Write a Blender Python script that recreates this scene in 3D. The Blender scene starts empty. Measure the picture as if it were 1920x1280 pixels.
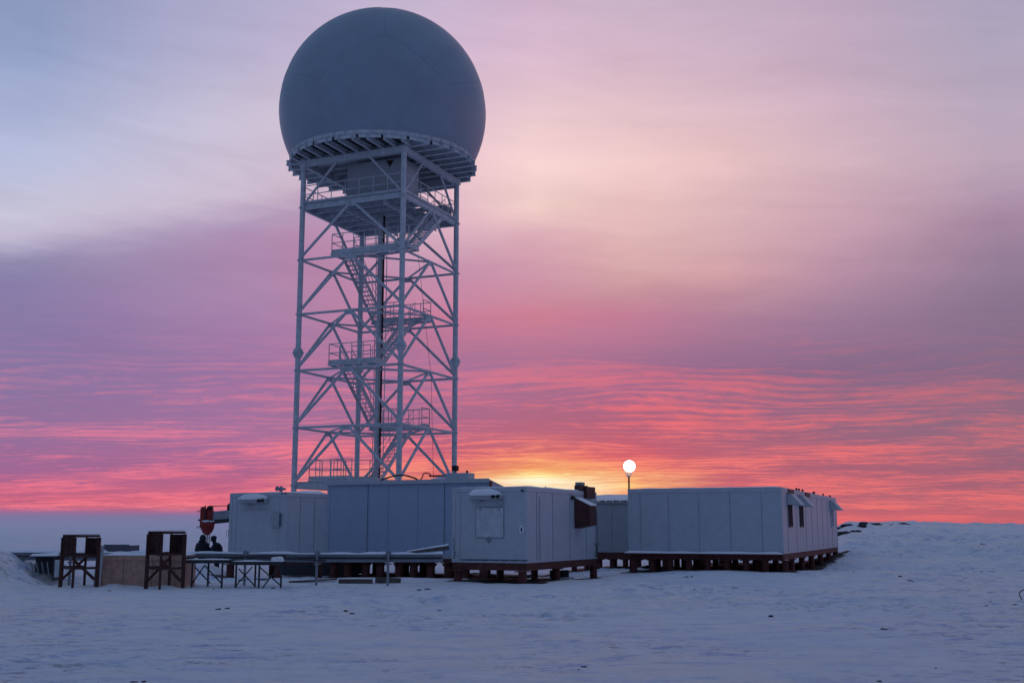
import bpy, math, random
from mathutils import Vector, Matrix, noise
R_ = math.radians
random.seed(7)
scene = bpy.context.scene
COL = scene.collection

# ------------------------------------------------------------------ camera
CAMZ = 1.8
cam_d = bpy.data.cameras.new('camera'); cam = bpy.data.objects.new('camera', cam_d)
COL.objects.link(cam); scene.camera = cam
cam.location = (0, 0, CAMZ); cam.rotation_euler = (R_(90 + 9.43), 0, 0)
cam_d.sensor_width = 36; cam_d.lens = 2108 / 1920 * 36
cam_d.clip_start = 0.1; cam_d.clip_end = 12000
scene.view_settings.view_transform = 'Standard'
scene.view_settings.look = 'None'
scene.view_settings.exposure = 0; scene.view_settings.gamma = 1

# ------------------------------------------------------------------ sky (world)
def lin(c):
    c = c / 255
    return c / 12.92 if c <= .04045 else ((c + .055) / 1.055) ** 2.4
def LC(t, k=1): t = [min(255, q) for q in t]; return (lin(t[0]) * k, lin(t[1]) * k, lin(t[2]) * k, 1)

world = bpy.data.worlds.new('World'); scene.world = world; world.use_nodes = True
WT = world.node_tree; WT.nodes.clear()
def nd(tree, typ, **kw):
    n = tree.nodes.new(typ)
    for k, v in kw.items(): setattr(n, k, v)
    return n
def setin(tree, sock, v):
    if isinstance(v, (int, float)): sock.default_value = v
    elif isinstance(v, tuple): sock.default_value = v
    else: tree.links.new(v, sock)
def M(tree, op, a, b=0.0, c=None):
    n = nd(tree, 'ShaderNodeMath', operation=op)
    setin(tree, n.inputs[0], a); setin(tree, n.inputs[1], b)
    if c is not None: setin(tree, n.inputs[2], c)
    return n.outputs[0]
def SM(tree, v, a, b, lo=0.0, hi=1.0, kind='SMOOTHSTEP'):
    n = nd(tree, 'ShaderNodeMapRange', interpolation_type=kind)
    setin(tree, n.inputs[0], v)
    for i, q in enumerate((a, b, lo, hi)): n.inputs[i + 1].default_value = q
    return n.outputs[0]
def MIX(tree, f, a, b, mode='MIX'):
    n = nd(tree, 'ShaderNodeMix', data_type='RGBA', blend_type=mode)
    setin(tree, n.inputs[0], f); setin(tree, n.inputs[6], a); setin(tree, n.inputs[7], b)
    return n.outputs[2]
def XYZ(tree, x, y, z):
    n = nd(tree, 'ShaderNodeCombineXYZ')
    for i, q in enumerate((x, y, z)): setin(tree, n.inputs[i], q)
    return n.outputs[0]
def NOISE(tree, vec, scale=1.0, detail=3.0, rough=.5, dist=0.0):
    n = nd(tree, 'ShaderNodeTexNoise')
    setin(tree, n.inputs['Vector'], vec)
    n.inputs['Scale'].default_value = scale; n.inputs['Detail'].default_value = detail
    n.inputs['Roughness'].default_value = rough; n.inputs['Distortion'].default_value = dist
    return n.outputs['Fac']
def wm(*a): return M(WT, *a)

tc = nd(WT, 'ShaderNodeTexCoord')
sp = nd(WT, 'ShaderNodeSeparateXYZ'); WT.links.new(tc.outputs['Generated'], sp.inputs[0])
dx, dy, dz = sp.outputs
el0 = wm('MULTIPLY', wm('ARCSINE', dz), 57.2958)
az = wm('MULTIPLY', wm('ARCTAN2', dx, dy), 57.2958)
# slow warp of the elevation, tilted streaks
wv = XYZ(WT, wm('MULTIPLY', az, .055), wm('ADD', wm('MULTIPLY', el0, .26), wm('MULTIPLY', az, -.03)), 3.1)
wn = wm('SUBTRACT', NOISE(WT, wv, 1.0, 6, .6, .6), .5)
wamp = SM(WT, el0, 2.5, 15, .2, 1.9)
el = wm('ADD', el0, wm('MULTIPLY', wn, wamp))
# fine wisps
wv2 = XYZ(WT, wm('MULTIPLY', az, .16), wm('ADD', wm('MULTIPLY', el0, 1.3), wm('MULTIPLY', az, .12)), 9.7)
wn2 = wm('SUBTRACT', NOISE(WT, wv2, 1.0, 7, .6, .8), .5)
el = wm('ADD', el, wm('MULTIPLY', wn2, SM(WT, el0, 3, 16, .1, .9)))
el = wm('MAXIMUM', el, 0.0)
# keep the low bands unwarped
lowk = SM(WT, el0, .8, 2.2)
el = wm('ADD', wm('MULTIPLY', el, lowk), wm('MULTIPLY', wm('MAXIMUM', el0, 0.0), wm('SUBTRACT', 1.0, lowk)))

shift = wm('MULTIPLY', SM(WT, az, -25, -11, 0.0, 2.9, 'LINEAR'), SM(WT, az, -11, -3.5, 1.0, 0.0))
shift = wm('MULTIPLY', shift, wm('MULTIPLY', SM(WT, el, 10, 14.5), SM(WT, el, 17.5, 25, 1.0, 0.0)))
el = wm('SUBTRACT', el, shift)
# rippled cloud deck seen in perspective
inv = wm('DIVIDE', 1.0, wm('ADD', wm('MAXIMUM', dz, 0.0), .055))
qx = wm('MULTIPLY', dx, inv); qy = wm('MULTIPLY', dy, inv)
bend = wm('MULTIPLY', wm('SUBTRACT', NOISE(WT, XYZ(WT, wm('MULTIPLY', qx, .5), wm('MULTIPLY', qy, .5), 0.0), 1.0, 2), .5), 1.5)
qyb = wm('ADD', wm('ADD', qy, wm('MULTIPLY', qx, .10)), bend)
n1 = NOISE(WT, XYZ(WT, wm('MULTIPLY', qx, 3.4), wm('MULTIPLY', qyb, 9.0), 1.3), 1.0, 7, .66, .5)
n2 = NOISE(WT, XYZ(WT, wm('MULTIPLY', qx, 11.0), wm('MULTIPLY', qyb, 27.0), 5.3), 1.0, 6, .72, .4)
n3 = NOISE(WT, XYZ(WT, wm('MULTIPLY', qx, .8), wm('MULTIPLY', qyb, 1.1), 8.3), 1.0, 3)
wave = nd(WT, 'ShaderNodeTexWave', wave_type='BANDS', bands_direction='Y', wave_profile='SIN')
WT.links.new(XYZ(WT, wm('MULTIPLY', qx, .28), qyb, 0.0), wave.inputs['Vector'])
wave.inputs['Scale'].default_value = 1.55; wave.inputs['Distortion'].default_value = 9
wave.inputs['Detail'].default_value = 3; wave.inputs['Detail Scale'].default_value = .8
rip = wm('ADD', wm('MULTIPLY', wm('SUBTRACT', n1, .5), 1.75), wm('MULTIPLY', wm('SUBTRACT', n2, .5), 1.25))
rip = wm('ADD', rip, wm('MULTIPLY', wm('SUBTRACT', n3, .5), 1.9))
wavek = wm('MULTIPLY', SM(WT, el0, 1.0, 3.0), SM(WT, el0, 7.5, 12.0, 1.0, .0))
wavek = wm('MULTIPLY', wavek, SM(WT, az, 14.0, 24.0, 1.0, .35))
rip = wm('ADD', rip, wm('MULTIPLY', wm('MULTIPLY', wm('SUBTRACT', wave.outputs['Fac'], .5), .26), wavek))
rip = wm('ADD', rip, SM(WT, el0, .5, 7.5, .43, .37, 'LINEAR'))
bright = wm('MULTIPLY', SM(WT, rip, .10, .92), SM(WT, el0, 4.5, 11.5, 1.0, .32))

def ramp(stops):
    n = nd(WT, 'ShaderNodeValToRGB'); cr = n.color_ramp
    setin(WT, n.inputs[0], elf)
    st = sorted(stops)
    cr.elements[0].position = st[0][0] / 32; cr.elements[0].color = LC(st[0][1])
    cr.elements[1].position = st[-1][0] / 32; cr.elements[1].color = LC(st[-1][1])
    for e, c in st[1:-1]:
        x = cr.elements.new(e / 32); x.color = LC(c)
    return n.outputs[0]
elf = wm('DIVIDE', el, 32.0)
fogL = [(0, (114, 120, 160), None), (.45, (120, 119, 159), None), (.66, (134, 114, 154), None)]
cols = {
 -24.0: [(27, (142, 149, 188)), (23.8, (149, 158, 198)), (18.6, (184, 190, 220)), (15.6, (200, 196, 217)), (14.5, (192, 184, 208)), (13.3, (146, 130, 172)), (12, (138, 118, 166)), (10.5, (136, 114, 164), (146, 120, 166)), (7.8, (138, 110, 160), (186, 118, 160)), (5.1, (148, 106, 154), (206, 116, 155)), (2.9, (160, 100, 146), (226, 114, 142)), (1.3, (190, 98, 128), (246, 118, 136)), (.95, (185, 100, 130), (250, 126, 140)), (.78, (158, 108, 148), (170, 106, 145))] + fogL,
 -12.7: [(27, (178, 168, 200)), (23.8, (190, 176, 206)), (18.6, (206, 194, 213)), (14.5, (204, 186, 206)), (13.3, (180, 146, 184)), (12.2, (180, 136, 176)), (10.2, (166, 118, 165), (186, 124, 165)), (7.8, (156, 108, 158), (208, 116, 154)), (5.1, (164, 106, 154), (224, 116, 150)), (2.9, (172, 98, 140), (242, 116, 138)), (1.3, (205, 98, 124), (250, 124, 136)), (.95, (190, 98, 126), (255, 140, 145)), (.78, (160, 106, 144), (175, 105, 142))] + fogL,
 -3.5: [(27, (200, 178, 206)), (23.8, (212, 184, 208)), (18.6, (230, 196, 206)), (15.8, (222, 180, 196)), (12.7, (198, 136, 170)), (10.5, (200, 116, 150)), (7.8, (166, 106, 150), (220, 114, 142)), (5.1, (174, 98, 136), (242, 112, 130)), (3.7, (192, 96, 120), (255, 128, 120)), (2.9, (212, 102, 110), (255, 150, 120)), (2.4, (230, 122, 104), (255, 195, 128)), (1.6, (230, 115, 105), (255, 180, 125)), (0, (215, 95, 110), (250, 130, 120))],
 1.2: [(27, (208, 180, 205)), (23.8, (217, 186, 206)), (18.6, (245, 210, 208)), (16.3, (241, 206, 200)), (15, (224, 174, 184)), (12.7, (206, 142, 166)), (10.7, (206, 120, 146)), (7.8, (162, 104, 146), (224, 112, 134)), (5.1, (184, 96, 124), (250, 112, 118)), (4.3, (196, 100, 118), (255, 126, 116)), (3.5, (222, 110, 104), (255, 160, 116)), (2.95, (245, 150, 100), (255, 222, 130)), (2.65, (254, 196, 122), (255, 250, 175)), (2.4, (255, 226, 165), (255, 255, 228)), (2.15, (255, 232, 185), (255, 255, 235)), (1.9, (255, 235, 190), (255, 255, 240)), (1.0, (255, 190, 140), (255, 240, 180)), (0, (250, 150, 120), (255, 220, 150))],
 6.0: [(27, (205, 178, 200)), (23.8, (213, 182, 200)), (18.6, (240, 204, 202)), (15.6, (232, 190, 188)), (13, (214, 158, 166)), (10.5, (196, 118, 148)), (7.8, (154, 100, 142), (226, 108, 128)), (5.1, (178, 92, 122), (248, 106, 116)), (3.6, (208, 96, 108), (252, 125, 114)), (2.9, (228, 110, 106), (255, 158, 116)), (2.3, (244, 150, 108), (255, 218, 140)), (1.5, (234, 120, 104), (255, 190, 125)), (0, (220, 100, 108), (250, 130, 115))],
 11.0: [(27, (200, 172, 194)), (23.8, (207, 175, 195)), (18.6, (232, 194, 196)), (15.4, (220, 176, 182)), (12.7, (210, 152, 164)), (10.5, (172, 116, 148), (186, 120, 148)), (7.8, (146, 99, 138), (220, 104, 124)), (5.1, (166, 94, 124), (236, 106, 118)), (2.9, (186, 94, 114), (248, 120, 114)), (1.07, (188, 94, 112), (250, 124, 116)), (0, (215, 95, 110))],
 16.7: [(27, (190, 163, 187)), (23.8, (198, 167, 189)), (18.6, (216, 178, 190)), (15.4, (204, 160, 176)), (12.7, (180, 132, 160)), (10.5, (153, 112, 146), (164, 115, 148)), (7.8, (138, 98, 135), (196, 102, 125)), (5.1, (150, 96, 125), (226, 104, 118)), (2.9, (168, 94, 116), (240, 112, 114)), (1.07, (176, 97, 114), (245, 120, 114)), (0, (225, 105, 110))],
 24.0: [(27, (172, 160, 186)), (23.8, (180, 164, 188)), (18.6, (192, 164, 184)), (15.4, (164, 130, 157)), (12.7, (145, 114, 145)), (10.5, (138, 106, 138), (148, 108, 138)), (7.8, (132, 98, 132), (184, 100, 120)), (5.1, (142, 98, 126), (210, 104, 118)), (2.9, (156, 96, 118), (228, 108, 114)), (1.07, (164, 98, 116), (236, 114, 114)), (0, (210, 100, 108))],
}
prev = None; keys = sorted(cols)
for i, k in enumerate(keys):
    ck = math.cos(R_(k))
    up = lambda c, e: (c[0] - 2, c[1] + (7 if 3 < e < 14.5 else 3), c[2] + 2) if e > 1.5 and min(c) < 180 and not (abs(k) < 7 and e < 4) else c
    st_ = [(s[0] * ck if s[0] > 1.4 else s[0], up(s[1], s[0]), up(s[2] if len(s) > 2 and s[2] else s[1], s[0])) for s in cols[k]]
    dk = ramp([(s[0], s[1]) for s in st_])
    br = ramp([(s[0], s[2]) for s in st_])
    c = MIX(WT, bright, dk, br)
    prev = c if prev is None else MIX(WT, SM(WT, az, keys[i - 1], k, kind='LINEAR'), prev, c)
# soft cloud streaks in the upper sky
st = NOISE(WT, XYZ(WT, wm('MULTIPLY', az, .10), wm('ADD', wm('MULTIPLY', el0, .62), wm('MULTIPLY', az, .05)), 21.0), 1.0, 7, .6, .5)
stk = wm('MULTIPLY', wm('SUBTRACT', st, .5), SM(WT, el0, 5, 14, .08, .26))
streak = wm('ADD', 1.0, stk)
vis = nd(WT, 'ShaderNodeVectorMath', operation='SCALE'); WT.links.new(prev, vis.inputs[0]); WT.links.new(streak, vis.inputs[3])
# the rest of the dusk sky, outside the sunset sector
ZEN = (.150, .225, .370, 1); BACKLOW = (.150, .180, .280, 1); BACKMID = (.110, .165, .290, 1); SIDE = (.85, .42, .52, 1)
backc = MIX(WT, SM(WT, el0, 0, 22), BACKLOW, BACKMID)
backc = MIX(WT, SM(WT, el0, 25, 60), backc, ZEN)
sidek = wm('MULTIPLY', SM(WT, az, 60, 135, 1.0, 0.0), SM(WT, el0, 0, 22, 1.0, 0.0))
sidek = wm('MULTIPLY', sidek, SM(WT, az, -30, 20))
backc = MIX(WT, sidek, backc, SIDE)
azk = SM(WT, wm('ABSOLUTE', az), 27, 60)
tot = MIX(WT, azk, vis.outputs[0], backc)
tot = MIX(WT, SM(WT, el0, 27.5, 60), tot, backc)
below = SM(WT, el0, -2.0, -.3)
tot = MIX(WT, below, (.10, .13, .26, 1), tot)
bg = nd(WT, 'ShaderNodeBackground'); WT.links.new(tot, bg.inputs[0]); bg.inputs[1].default_value = 1
wo = nd(WT, 'ShaderNodeOutputWorld'); WT.links.new(bg.outputs[0], wo.inputs[0])
world.cycles.sampling_method = 'MANUAL'; world.cycles.sample_map_resolution = 1024

# ------------------------------------------------------------------ sun (just at the horizon, behind the shelters)
sd = bpy.data.lights.new('sun', 'SUN'); so = bpy.data.objects.new('sun', sd); COL.objects.link(so)
sd.energy = .10; sd.angle = R_(4); sd.color = (1, .50, .36)
so.rotation_euler = Vector((math.sin(R_(1.5)) * -1, -math.cos(R_(1.5)), -math.sin(R_(1.4)))).to_track_quat('-Z', 'Y').to_euler()

# ------------------------------------------------------------------ materials
def mat(name, col, rough=.6, metal=0, var=.12, vscale=3, bump=0, bscale=20, spec=.3, obj=True, dirt=None, dirt_k=.5, dscale=1.2, streak=False):
    m = bpy.data.materials.new(name); m.use_nodes = True; t = m.node_tree
    b = t.nodes['Principled BSDF']; b.inputs['Roughness'].default_value = rough
    b.inputs['Metallic'].default_value = metal; b.inputs['Specular IOR Level'].default_value = spec
    c = nd(t, 'ShaderNodeTexCoord'); v = c.outputs['Object']
    n = NOISE(t, v, vscale, 5, .6)
    k = SM(t, n, .3, .7)
    base = MIX(t, k, tuple(q * (1 - var) for q in col) + (1,), tuple(min(1, q * (1 + var)) for q in col) + (1,))
    if dirt:
        mp = nd(t, 'ShaderNodeMapping'); t.links.new(v, mp.inputs[0])
        if streak: mp.inputs['Scale'].default_value = (5, 5, .45)
        dn = NOISE(t, mp.outputs[0], dscale, 7, .65)
        base = MIX(t, M(t, 'MULTIPLY', SM(t, dn, .55, .78), dirt_k), base, tuple(dirt) + (1,))
    t.links.new(base, b.inputs['Base Color'])
    if bump:
        bn = nd(t, 'ShaderNodeBump'); bn.inputs['Strength'].default_value = bump; bn.inputs['Distance'].default_value = .02
        t.links.new(NOISE(t, v, bscale, 4), bn.inputs['Height']); t.links.new(bn.outputs[0], b.inputs['Normal'])
    return m
MT = {}
MT['wall'] = mat('white_painted_panel', (.45, .49, .565), .5, var=.05, dirt=(.27, .29, .33), dirt_k=.28, streak=True, bump=.15, bscale=9)
MT['wall2'] = mat('grey_painted_panel', (.37, .40, .44), .55, var=.05, dirt=(.24, .26, .3), dirt_k=.25, streak=True, bump=.15, bscale=9)
MT['wallb'] = mat('blue_white_panel', (.35, .435, .585), .45, var=.04, dirt=(.24, .3, .4), dirt_k=.22, streak=True)
MT['hatch'] = mat('pale_hatch_panel', (.50, .54, .60), .5)
MT['seam'] = mat('dark_joint', (.12, .14, .19), .7)
MT['radome'] = mat('radome_fabric', (.265, .33, .415), .42, var=.05, vscale=.5, dirt=(.22, .27, .34), dirt_k=.5, dscale=.35, spec=.4)
MT['radseam'] = mat('radome_joint', (.20, .25, .32), .5)
MT['steel'] = mat('white_tower_paint', (.50, .54, .60), .5, var=.15, vscale=4, dirt=(.22, .20, .20), dirt_k=.5, dscale=2.2)
MT['deck'] = mat('dark_deck_plate', (.055, .055, .065), .8)
MT['grate'] = mat('grey_grating', (.30, .34, .40), .6)
MT['red'] = mat('red_oxide_primer', (.105, .033, .030), .7, var=.3, vscale=5, bump=.3, dirt=(.05, .022, .02), dirt_k=.7)
MT['hood'] = mat('dark_red_sheet', (.085, .030, .030), .6, var=.2)
MT['rust'] = mat('dark_rusty_steel', (.065, .024, .022), .7, var=.35, vscale=8, bump=.4, dirt=(.10, .035, .022), dirt_k=.6, dscale=4)
MT['redpaint'] = mat('bright_red_paint', (.24, .022, .022), .5, var=.25, vscale=9, dirt=(.07, .02, .02), dirt_k=.7, dscale=6)
MT['dark'] = mat('dark_steel', (.035, .038, .048), .6, var=.25, vscale=8)
MT['black'] = mat('black_rubber', (.012, .013, .016), .6)
MT['pipe'] = mat('grey_pipe', (.22, .25, .30), .6, dirt=(.1, .1, .12))
MT['wood'] = mat('brown_plywood', (.50, .30, .235), .8, var=.18, vscale=5, bump=.3, dirt=(.17, .115, .10), dirt_k=.8, dscale=1.6, streak=True)
MT['timber'] = mat('dark_timber', (.10, .085, .08), .85, var=.3, vscale=6, bump=.4)
MT['greybox'] = mat('grey_box_board', (.12, .12, .16), .8)
MT['cloth'] = mat('dark_winter_cloth', (.014, .016, .026), .9, var=.35, vscale=7)
MT['cloth2'] = mat('dark_blue_cloth', (.018, .024, .042), .9, var=.35, vscale=7)
MT['skin'] = mat('skin', (.42, .25, .2), .6)
MT['stone'] = mat('dark_stone', (.035, .035, .045), .9, var=.4, vscale=3, bump=.5)
MT['glass'] = mat('dark_window_glass', (.012, .014, .018), .5, spec=.2)
MT['mark'] = mat('dark_blue_print', (.03, .05, .10), .6)
MT['boom'] = mat('grey_boom_paint', (.30, .33, .38), .5, dirt=(.1, .1, .11))
ml = bpy.data.materials.new('lamp_glow'); ml.use_nodes = True
ml.node_tree.nodes['Principled BSDF'].inputs['Emission Color'].default_value = (.93, 1, 1, 1)
ml.node_tree.nodes['Principled BSDF'].inputs['Emission Strength'].default_value = 2.6
MT['lamp'] = ml

def snow_mat(name, ground):
    m = bpy.data.materials.new(name); m.use_nodes = True; t = m.node_tree
    b = t.nodes['Principled BSDF']; b.inputs['Roughness'].default_value = .65; b.inputs['Specular IOR Level'].default_value = .25
    c = nd(t, 'ShaderNodeTexCoord'); v = c.outputs['Object']
    mp = nd(t, 'ShaderNodeMapping'); t.links.new(v, mp.inputs[0])
    mp.inputs['Scale'].default_value = (.6, .85, 1.0); mp.inputs['Rotation'].default_value = (0, 0, R_(12))
    big = NOISE(t, v, .10, 4, .55); mid = NOISE(t, mp.outputs[0], 1.3, 9, .70, .5); fin = NOISE(t, v, 5, 8, .75)
    pit = NOISE(t, mp.outputs[0], 2.6, 6, .72, .3); zone = SM(t, NOISE(t, v, .16, 4, .6), .42, .60)
    col = MIX(t, SM(t, big, .35, .65), (.78, .84, .94, 1), (.90, .88, .90, 1))
    col = MIX(t, M(t, 'MULTIPLY', SM(t, mid, .47, .66), .62 if ground else .2), col, (.60, .70, .95, 1))
    if ground:   # pits and thin dark grit in the wind crust
        pk = M(t, 'MULTIPLY', SM(t, pit, .525, .62), SM(t, zone, 0, 1, .25, .8, 'LINEAR'))
        col = MIX(t, pk, col, (.36, .46, .76, 1))
        g = NOISE(t, mp.outputs[0], 4.2, 9, .80, .3)
        col = MIX(t, M(t, 'MULTIPLY', M(t, 'MULTIPLY', SM(t, g, .535, .60), zone), .75), col, (.20, .22, .30, 1))
        at = nd(t, 'ShaderNodeAttribute', attribute_name='soil_shade')
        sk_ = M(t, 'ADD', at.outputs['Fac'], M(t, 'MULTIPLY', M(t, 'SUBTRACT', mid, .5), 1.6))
        col = MIX(t, M(t, 'MULTIPLY', SM(t, sk_, .30, .48), SM(t, at.outputs['Fac'], .02, .2)), col, (.024, .022, .026, 1))  # near-black for bare earth and for the shelters' shadow, painted into the snow colour
    t.links.new(col, b.inputs['Base Color'])
    h = M(t, 'ADD', M(t, 'ADD', M(t, 'MULTIPLY', mid, 1.0), M(t, 'MULTIPLY', fin, .25)), M(t, 'MULTIPLY', pit, -.5))
    bn = nd(t, 'ShaderNodeBump'); bn.inputs['Strength'].default_value = .8; bn.inputs['Distance'].default_value = .26 if ground else .03
    t.links.new(h, bn.inputs['Height']); t.links.new(bn.outputs[0], b.inputs['Normal'])
    return m
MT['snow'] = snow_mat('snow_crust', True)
MT['cap'] = snow_mat('snow_cap', False)

# ------------------------------------------------------------------ helpers
def tag(o, label=None, cat=None, group=None, kind=None):
    if label: o['label'] = label
    if cat: o['category'] = cat
    if group: o['group'] = group
    if kind: o['kind'] = kind
    return o
def empty(name, loc, rz=0, label=None, cat=None, group=None):
    o = bpy.data.objects.new(name, None); COL.objects.link(o)
    o.location = loc; o.rotation_euler = (0, 0, rz); o.empty_display_size = .3
    return tag(o, label, cat, group)
class MB:
    def __init__(s): s.v = []; s.f = []; s.m = []; s.sm = []
    def add(s, vs, fs, mi=0, smooth=False):
        n = len(s.v); s.v += [tuple(q) for q in vs]
        for f in fs: s.f.append(tuple(i + n for i in f)); s.m.append(mi); s.sm.append(smooth)
        return s
    def box(s, x0, x1, y0, y1, z0, z1, mi=0):
        return s.add([(x0, y0, z0), (x1, y0, z0), (x1, y1, z0), (x0, y1, z0), (x0, y0, z1), (x1, y0, z1), (x1, y1, z1), (x0, y1, z1)],
                     [(0, 3, 2, 1), (4, 5, 6, 7), (0, 1, 5, 4), (1, 2, 6, 5), (2, 3, 7, 6), (3, 0, 4, 7)], mi)
    def bar(s, a, b, w, h, mi=0, up=(0, 0, 1)):           # rectangular bar between two points
        a, b = Vector(a), Vector(b); d = (b - a).normalized(); up = Vector(up)
        if abs(d.dot(up)) > .98: up = Vector((1, 0, 0))
        sx = d.cross(up).normalized() * w / 2; sy = sx.cross(d).normalized() * h / 2
        vs = [a - sx - sy, a + sx - sy, a + sx + sy, a - sx + sy, b - sx - sy, b + sx - sy, b + sx + sy, b - sx + sy]
        return s.add(vs, [(0, 3, 2, 1), (4, 5, 6, 7), (0, 1, 5, 4), (1, 2, 6, 5), (2, 3, 7, 6), (3, 0, 4, 7)], mi)
    def tube(s, pts, r, n=10, mi=0, caps=True):
        pts = [Vector(p) for p in pts]; rs = r if isinstance(r, (list, tuple)) else [r] * len(pts)
        rings = []; pu = None
        for i, p in enumerate(pts):
            d = (pts[min(i + 1, len(pts) - 1)] - pts[max(i - 1, 0)]).normalized()
            u = pu if pu is not None else (Vector((0, 0, 1)) if abs(d.z) < .95 else Vector((1, 0, 0)))
            x = d.cross(u).normalized(); y = x.cross(d).normalized(); pu = y
            rings.append([p + (x * math.cos(2 * math.pi * k / n) + y * math.sin(2 * math.pi * k / n)) * rs[i] for k in range(n)])
        vs = [q for rg in rings for q in rg]; fs = []
        for i in range(len(pts) - 1):
            for k in range(n):
                k2 = (k + 1) % n
                fs.append((i * n + k2, i * n + k, (i + 1) * n + k, (i + 1) * n + k2))
        s.add(vs, fs, mi, True)
        if caps:
            s.add(rings[0], [tuple(range(n))], mi); s.add(rings[-1], [tuple(reversed(range(n)))], mi)
        return s
    def ibeam(s, a, b, h, w, t=.02, mi=0):
        a, b = Vector(a), Vector(b); z = Vector((0, 0, 1))
        s.bar(a - z * (h / 2 - t / 2), b - z * (h / 2 - t / 2), w, t, mi); s.bar(a + z * (h / 2 - t / 2), b + z * (h / 2 - t / 2), w, t, mi)
        return s.bar(a, b, t * .8, h - 2 * t - .002, mi)
    def lathe(s, prof, n=32, c=(0, 0, 0), mi=0):
        vs = []; fs = []
        for r, z in prof:
            for k in range(n):
                a = 2 * math.pi * k / n; vs.append((c[0] + r * math.cos(a), c[1] + r * math.sin(a), c[2] + z))
        for i in range(len(prof) - 1):
            for k in range(n):
                k2 = (k + 1) % n; fs.append((i * n + k, i * n + k2, (i + 1) * n + k2, (i + 1) * n + k))
        return s.add(vs, fs, mi, True)
    def blob(s, c, rx, ry, rz, seed=0, amp=.15, n=14, flat=None, mi=0):
        prev = len(s.v); vs = []; m = max(6, n // 2)
        for i in range(m + 1):
            th = math.pi * i / m
            for k in range(n):
                ph = 2 * math.pi * k / n
                d = Vector((math.sin(th) * math.cos(ph), math.sin(th) * math.sin(ph), math.cos(th)))
                q = 1 + amp * noise.noise(d * 1.7 + Vector((seed * 3.1, 0, 0))) * 2
                z = d.z * rz * q
                if flat is not None: z = max(z, flat)
                vs.append((c[0] + d.x * rx * q, c[1] + d.y * ry * q, c[2] + z))
        fs = [(i * n + k, (i + 1) * n + k, (i + 1) * n + (k + 1) % n, i * n + (k + 1) % n) for i in range(m) for k in range(n)]
        return s.add(vs, fs, mi, True)
    def build(s, name, m, parent=None, bevel=0, label=None):
        me = bpy.data.meshes.new(name); me.from_pydata(s.v, [], s.f)
        for q in (m if isinstance(m, (list, tuple)) else [m]): me.materials.append(MT[q])
        me.polygons.foreach_set('material_index', s.m); me.polygons.foreach_set('use_smooth', s.sm); me.update()
        o = bpy.data.objects.new(name, me); COL.objects.link(o)
        if parent: o.parent = parent
        if label: o['label'] = label
        if bevel:
            b = o.modifiers.new('bevel', 'BEVEL'); b.width = bevel; b.segments = 2; b.limit_method = 'ANGLE'
        return o
def sstep(x, a, b):
    t = max(0, min(1, (x - a) / (b - a))); return t * t * (3 - 2 * t)
def N(x, y, s, z=0): return noise.noise(Vector((x * s, y * s, z)))

# ------------------------------------------------------------------ ground
def gz(X, Y, detail=True):
    z = 0.0
    z -= .30 * sstep(Y, 41, 47) * (1 - sstep(X, 1, 5)) * (1 - sstep(Y, 58, 90)) * sstep(X, -16, -11)
    z += .24 * sstep(X, 2, 8) * sstep(Y, 38.5, 41.8) * (1 - sstep(Y + .41 * (X - 10), 43.5, 46.5))
    z += .66 * math.exp(-(((X + 13.1) / 1.9) ** 2) ** 2) * sstep(Y, 42.6, 45.0) * (1 - sstep(Y, 45.8, 47.3))
    if Y > 0:
        r = X / Y
        k = sstep(r, .245, .30) * sstep(Y, 46, 84)
        z += 2.12 * k * (1 - .10 * sstep(r, .34, .46)) * (1 - .8 * sstep(Y, 140, 600))
    z += (1.03 + .12 * N(X, Y, .9, 3)) * (1 - sstep(X + .8 * N(X, Y, .8, 6), -16.9, -14.3)) * sstep(Y, 31.5, 35.3) * (1 - sstep(Y, 37.5, 44)) * sstep(X, -40, -26)
    if detail:
        if 11 < Y < 32 and -14 < X < 14:       # old vehicle ruts, half filled
            for off in (0, 1.7):
                for (y0_, sl_, xa_, xb_) in ((15.2, .22, -9, 3), (24.5, -.10, -5, 12)):
                    yy = y0_ + off + sl_ * X + .35 * N(X, off, .25, 2)
                    z -= .055 * math.exp(-((Y - yy) / .20) ** 2) * sstep(X, xa_, xa_ + 2.5) * (1 - sstep(X, xb_ - 3, xb_)) * (.6 + .8 * N(X, Y, .8, 40))
        near = 1 - sstep(Y, 150, 900)
        a = .55 + .9 * sstep(X, 5, 25)
        z += a * (.13 * N(X, Y * 1.6, .12) + .09 * N(X * .6, Y * 1.6, .42, 4) + .045 * N(X * .55, Y * 1.6, 1.2, 8) + .022 * N(X * .6, Y * 1.6, 2.9, 2)) * near
        if X > 8 and Y > 35:
            z += (.20 * abs(N(X, Y, .35, 5)) + .16 * abs(N(X, Y * 1.3, .9, 15))) * sstep(Y, 40, 60) * (1 - sstep(Y, 110, 200)) * sstep(X / Y, .2, .3)
        rough = sstep(N(X, Y, .09, 30), .0, .3)
        z += rough * .17 * max(0, N(X * .8, Y * 1.3, 2.3, 12)) * near * (1 - sstep(Y, 70, 130))
        z += 1.1 * N(X, Y, .006, 3) * sstep(Y, 500, 1500)
    return z
def axis(lo, hi, step, ends, grow):
    a = [lo + i * step for i in range(int(round((hi - lo) / step)) + 1)]
    s = step; x = a[-1]
    while x < ends[1]: s *= grow; x += s; a.append(x)
    s = step; x = a[0]; pre = []
    while x > ends[0]: s *= grow; x -= s; pre.append(x)
    return pre[::-1] + a
xs = axis(-22, 30, .17, (-5000, 5000), 1.07); ys = axis(10, 60, .17, (-300, 9000), 1.05)
g = MB(); nx = len(xs)
g.v = [(x, y, gz(x, y)) for y in ys for x in xs]
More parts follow.
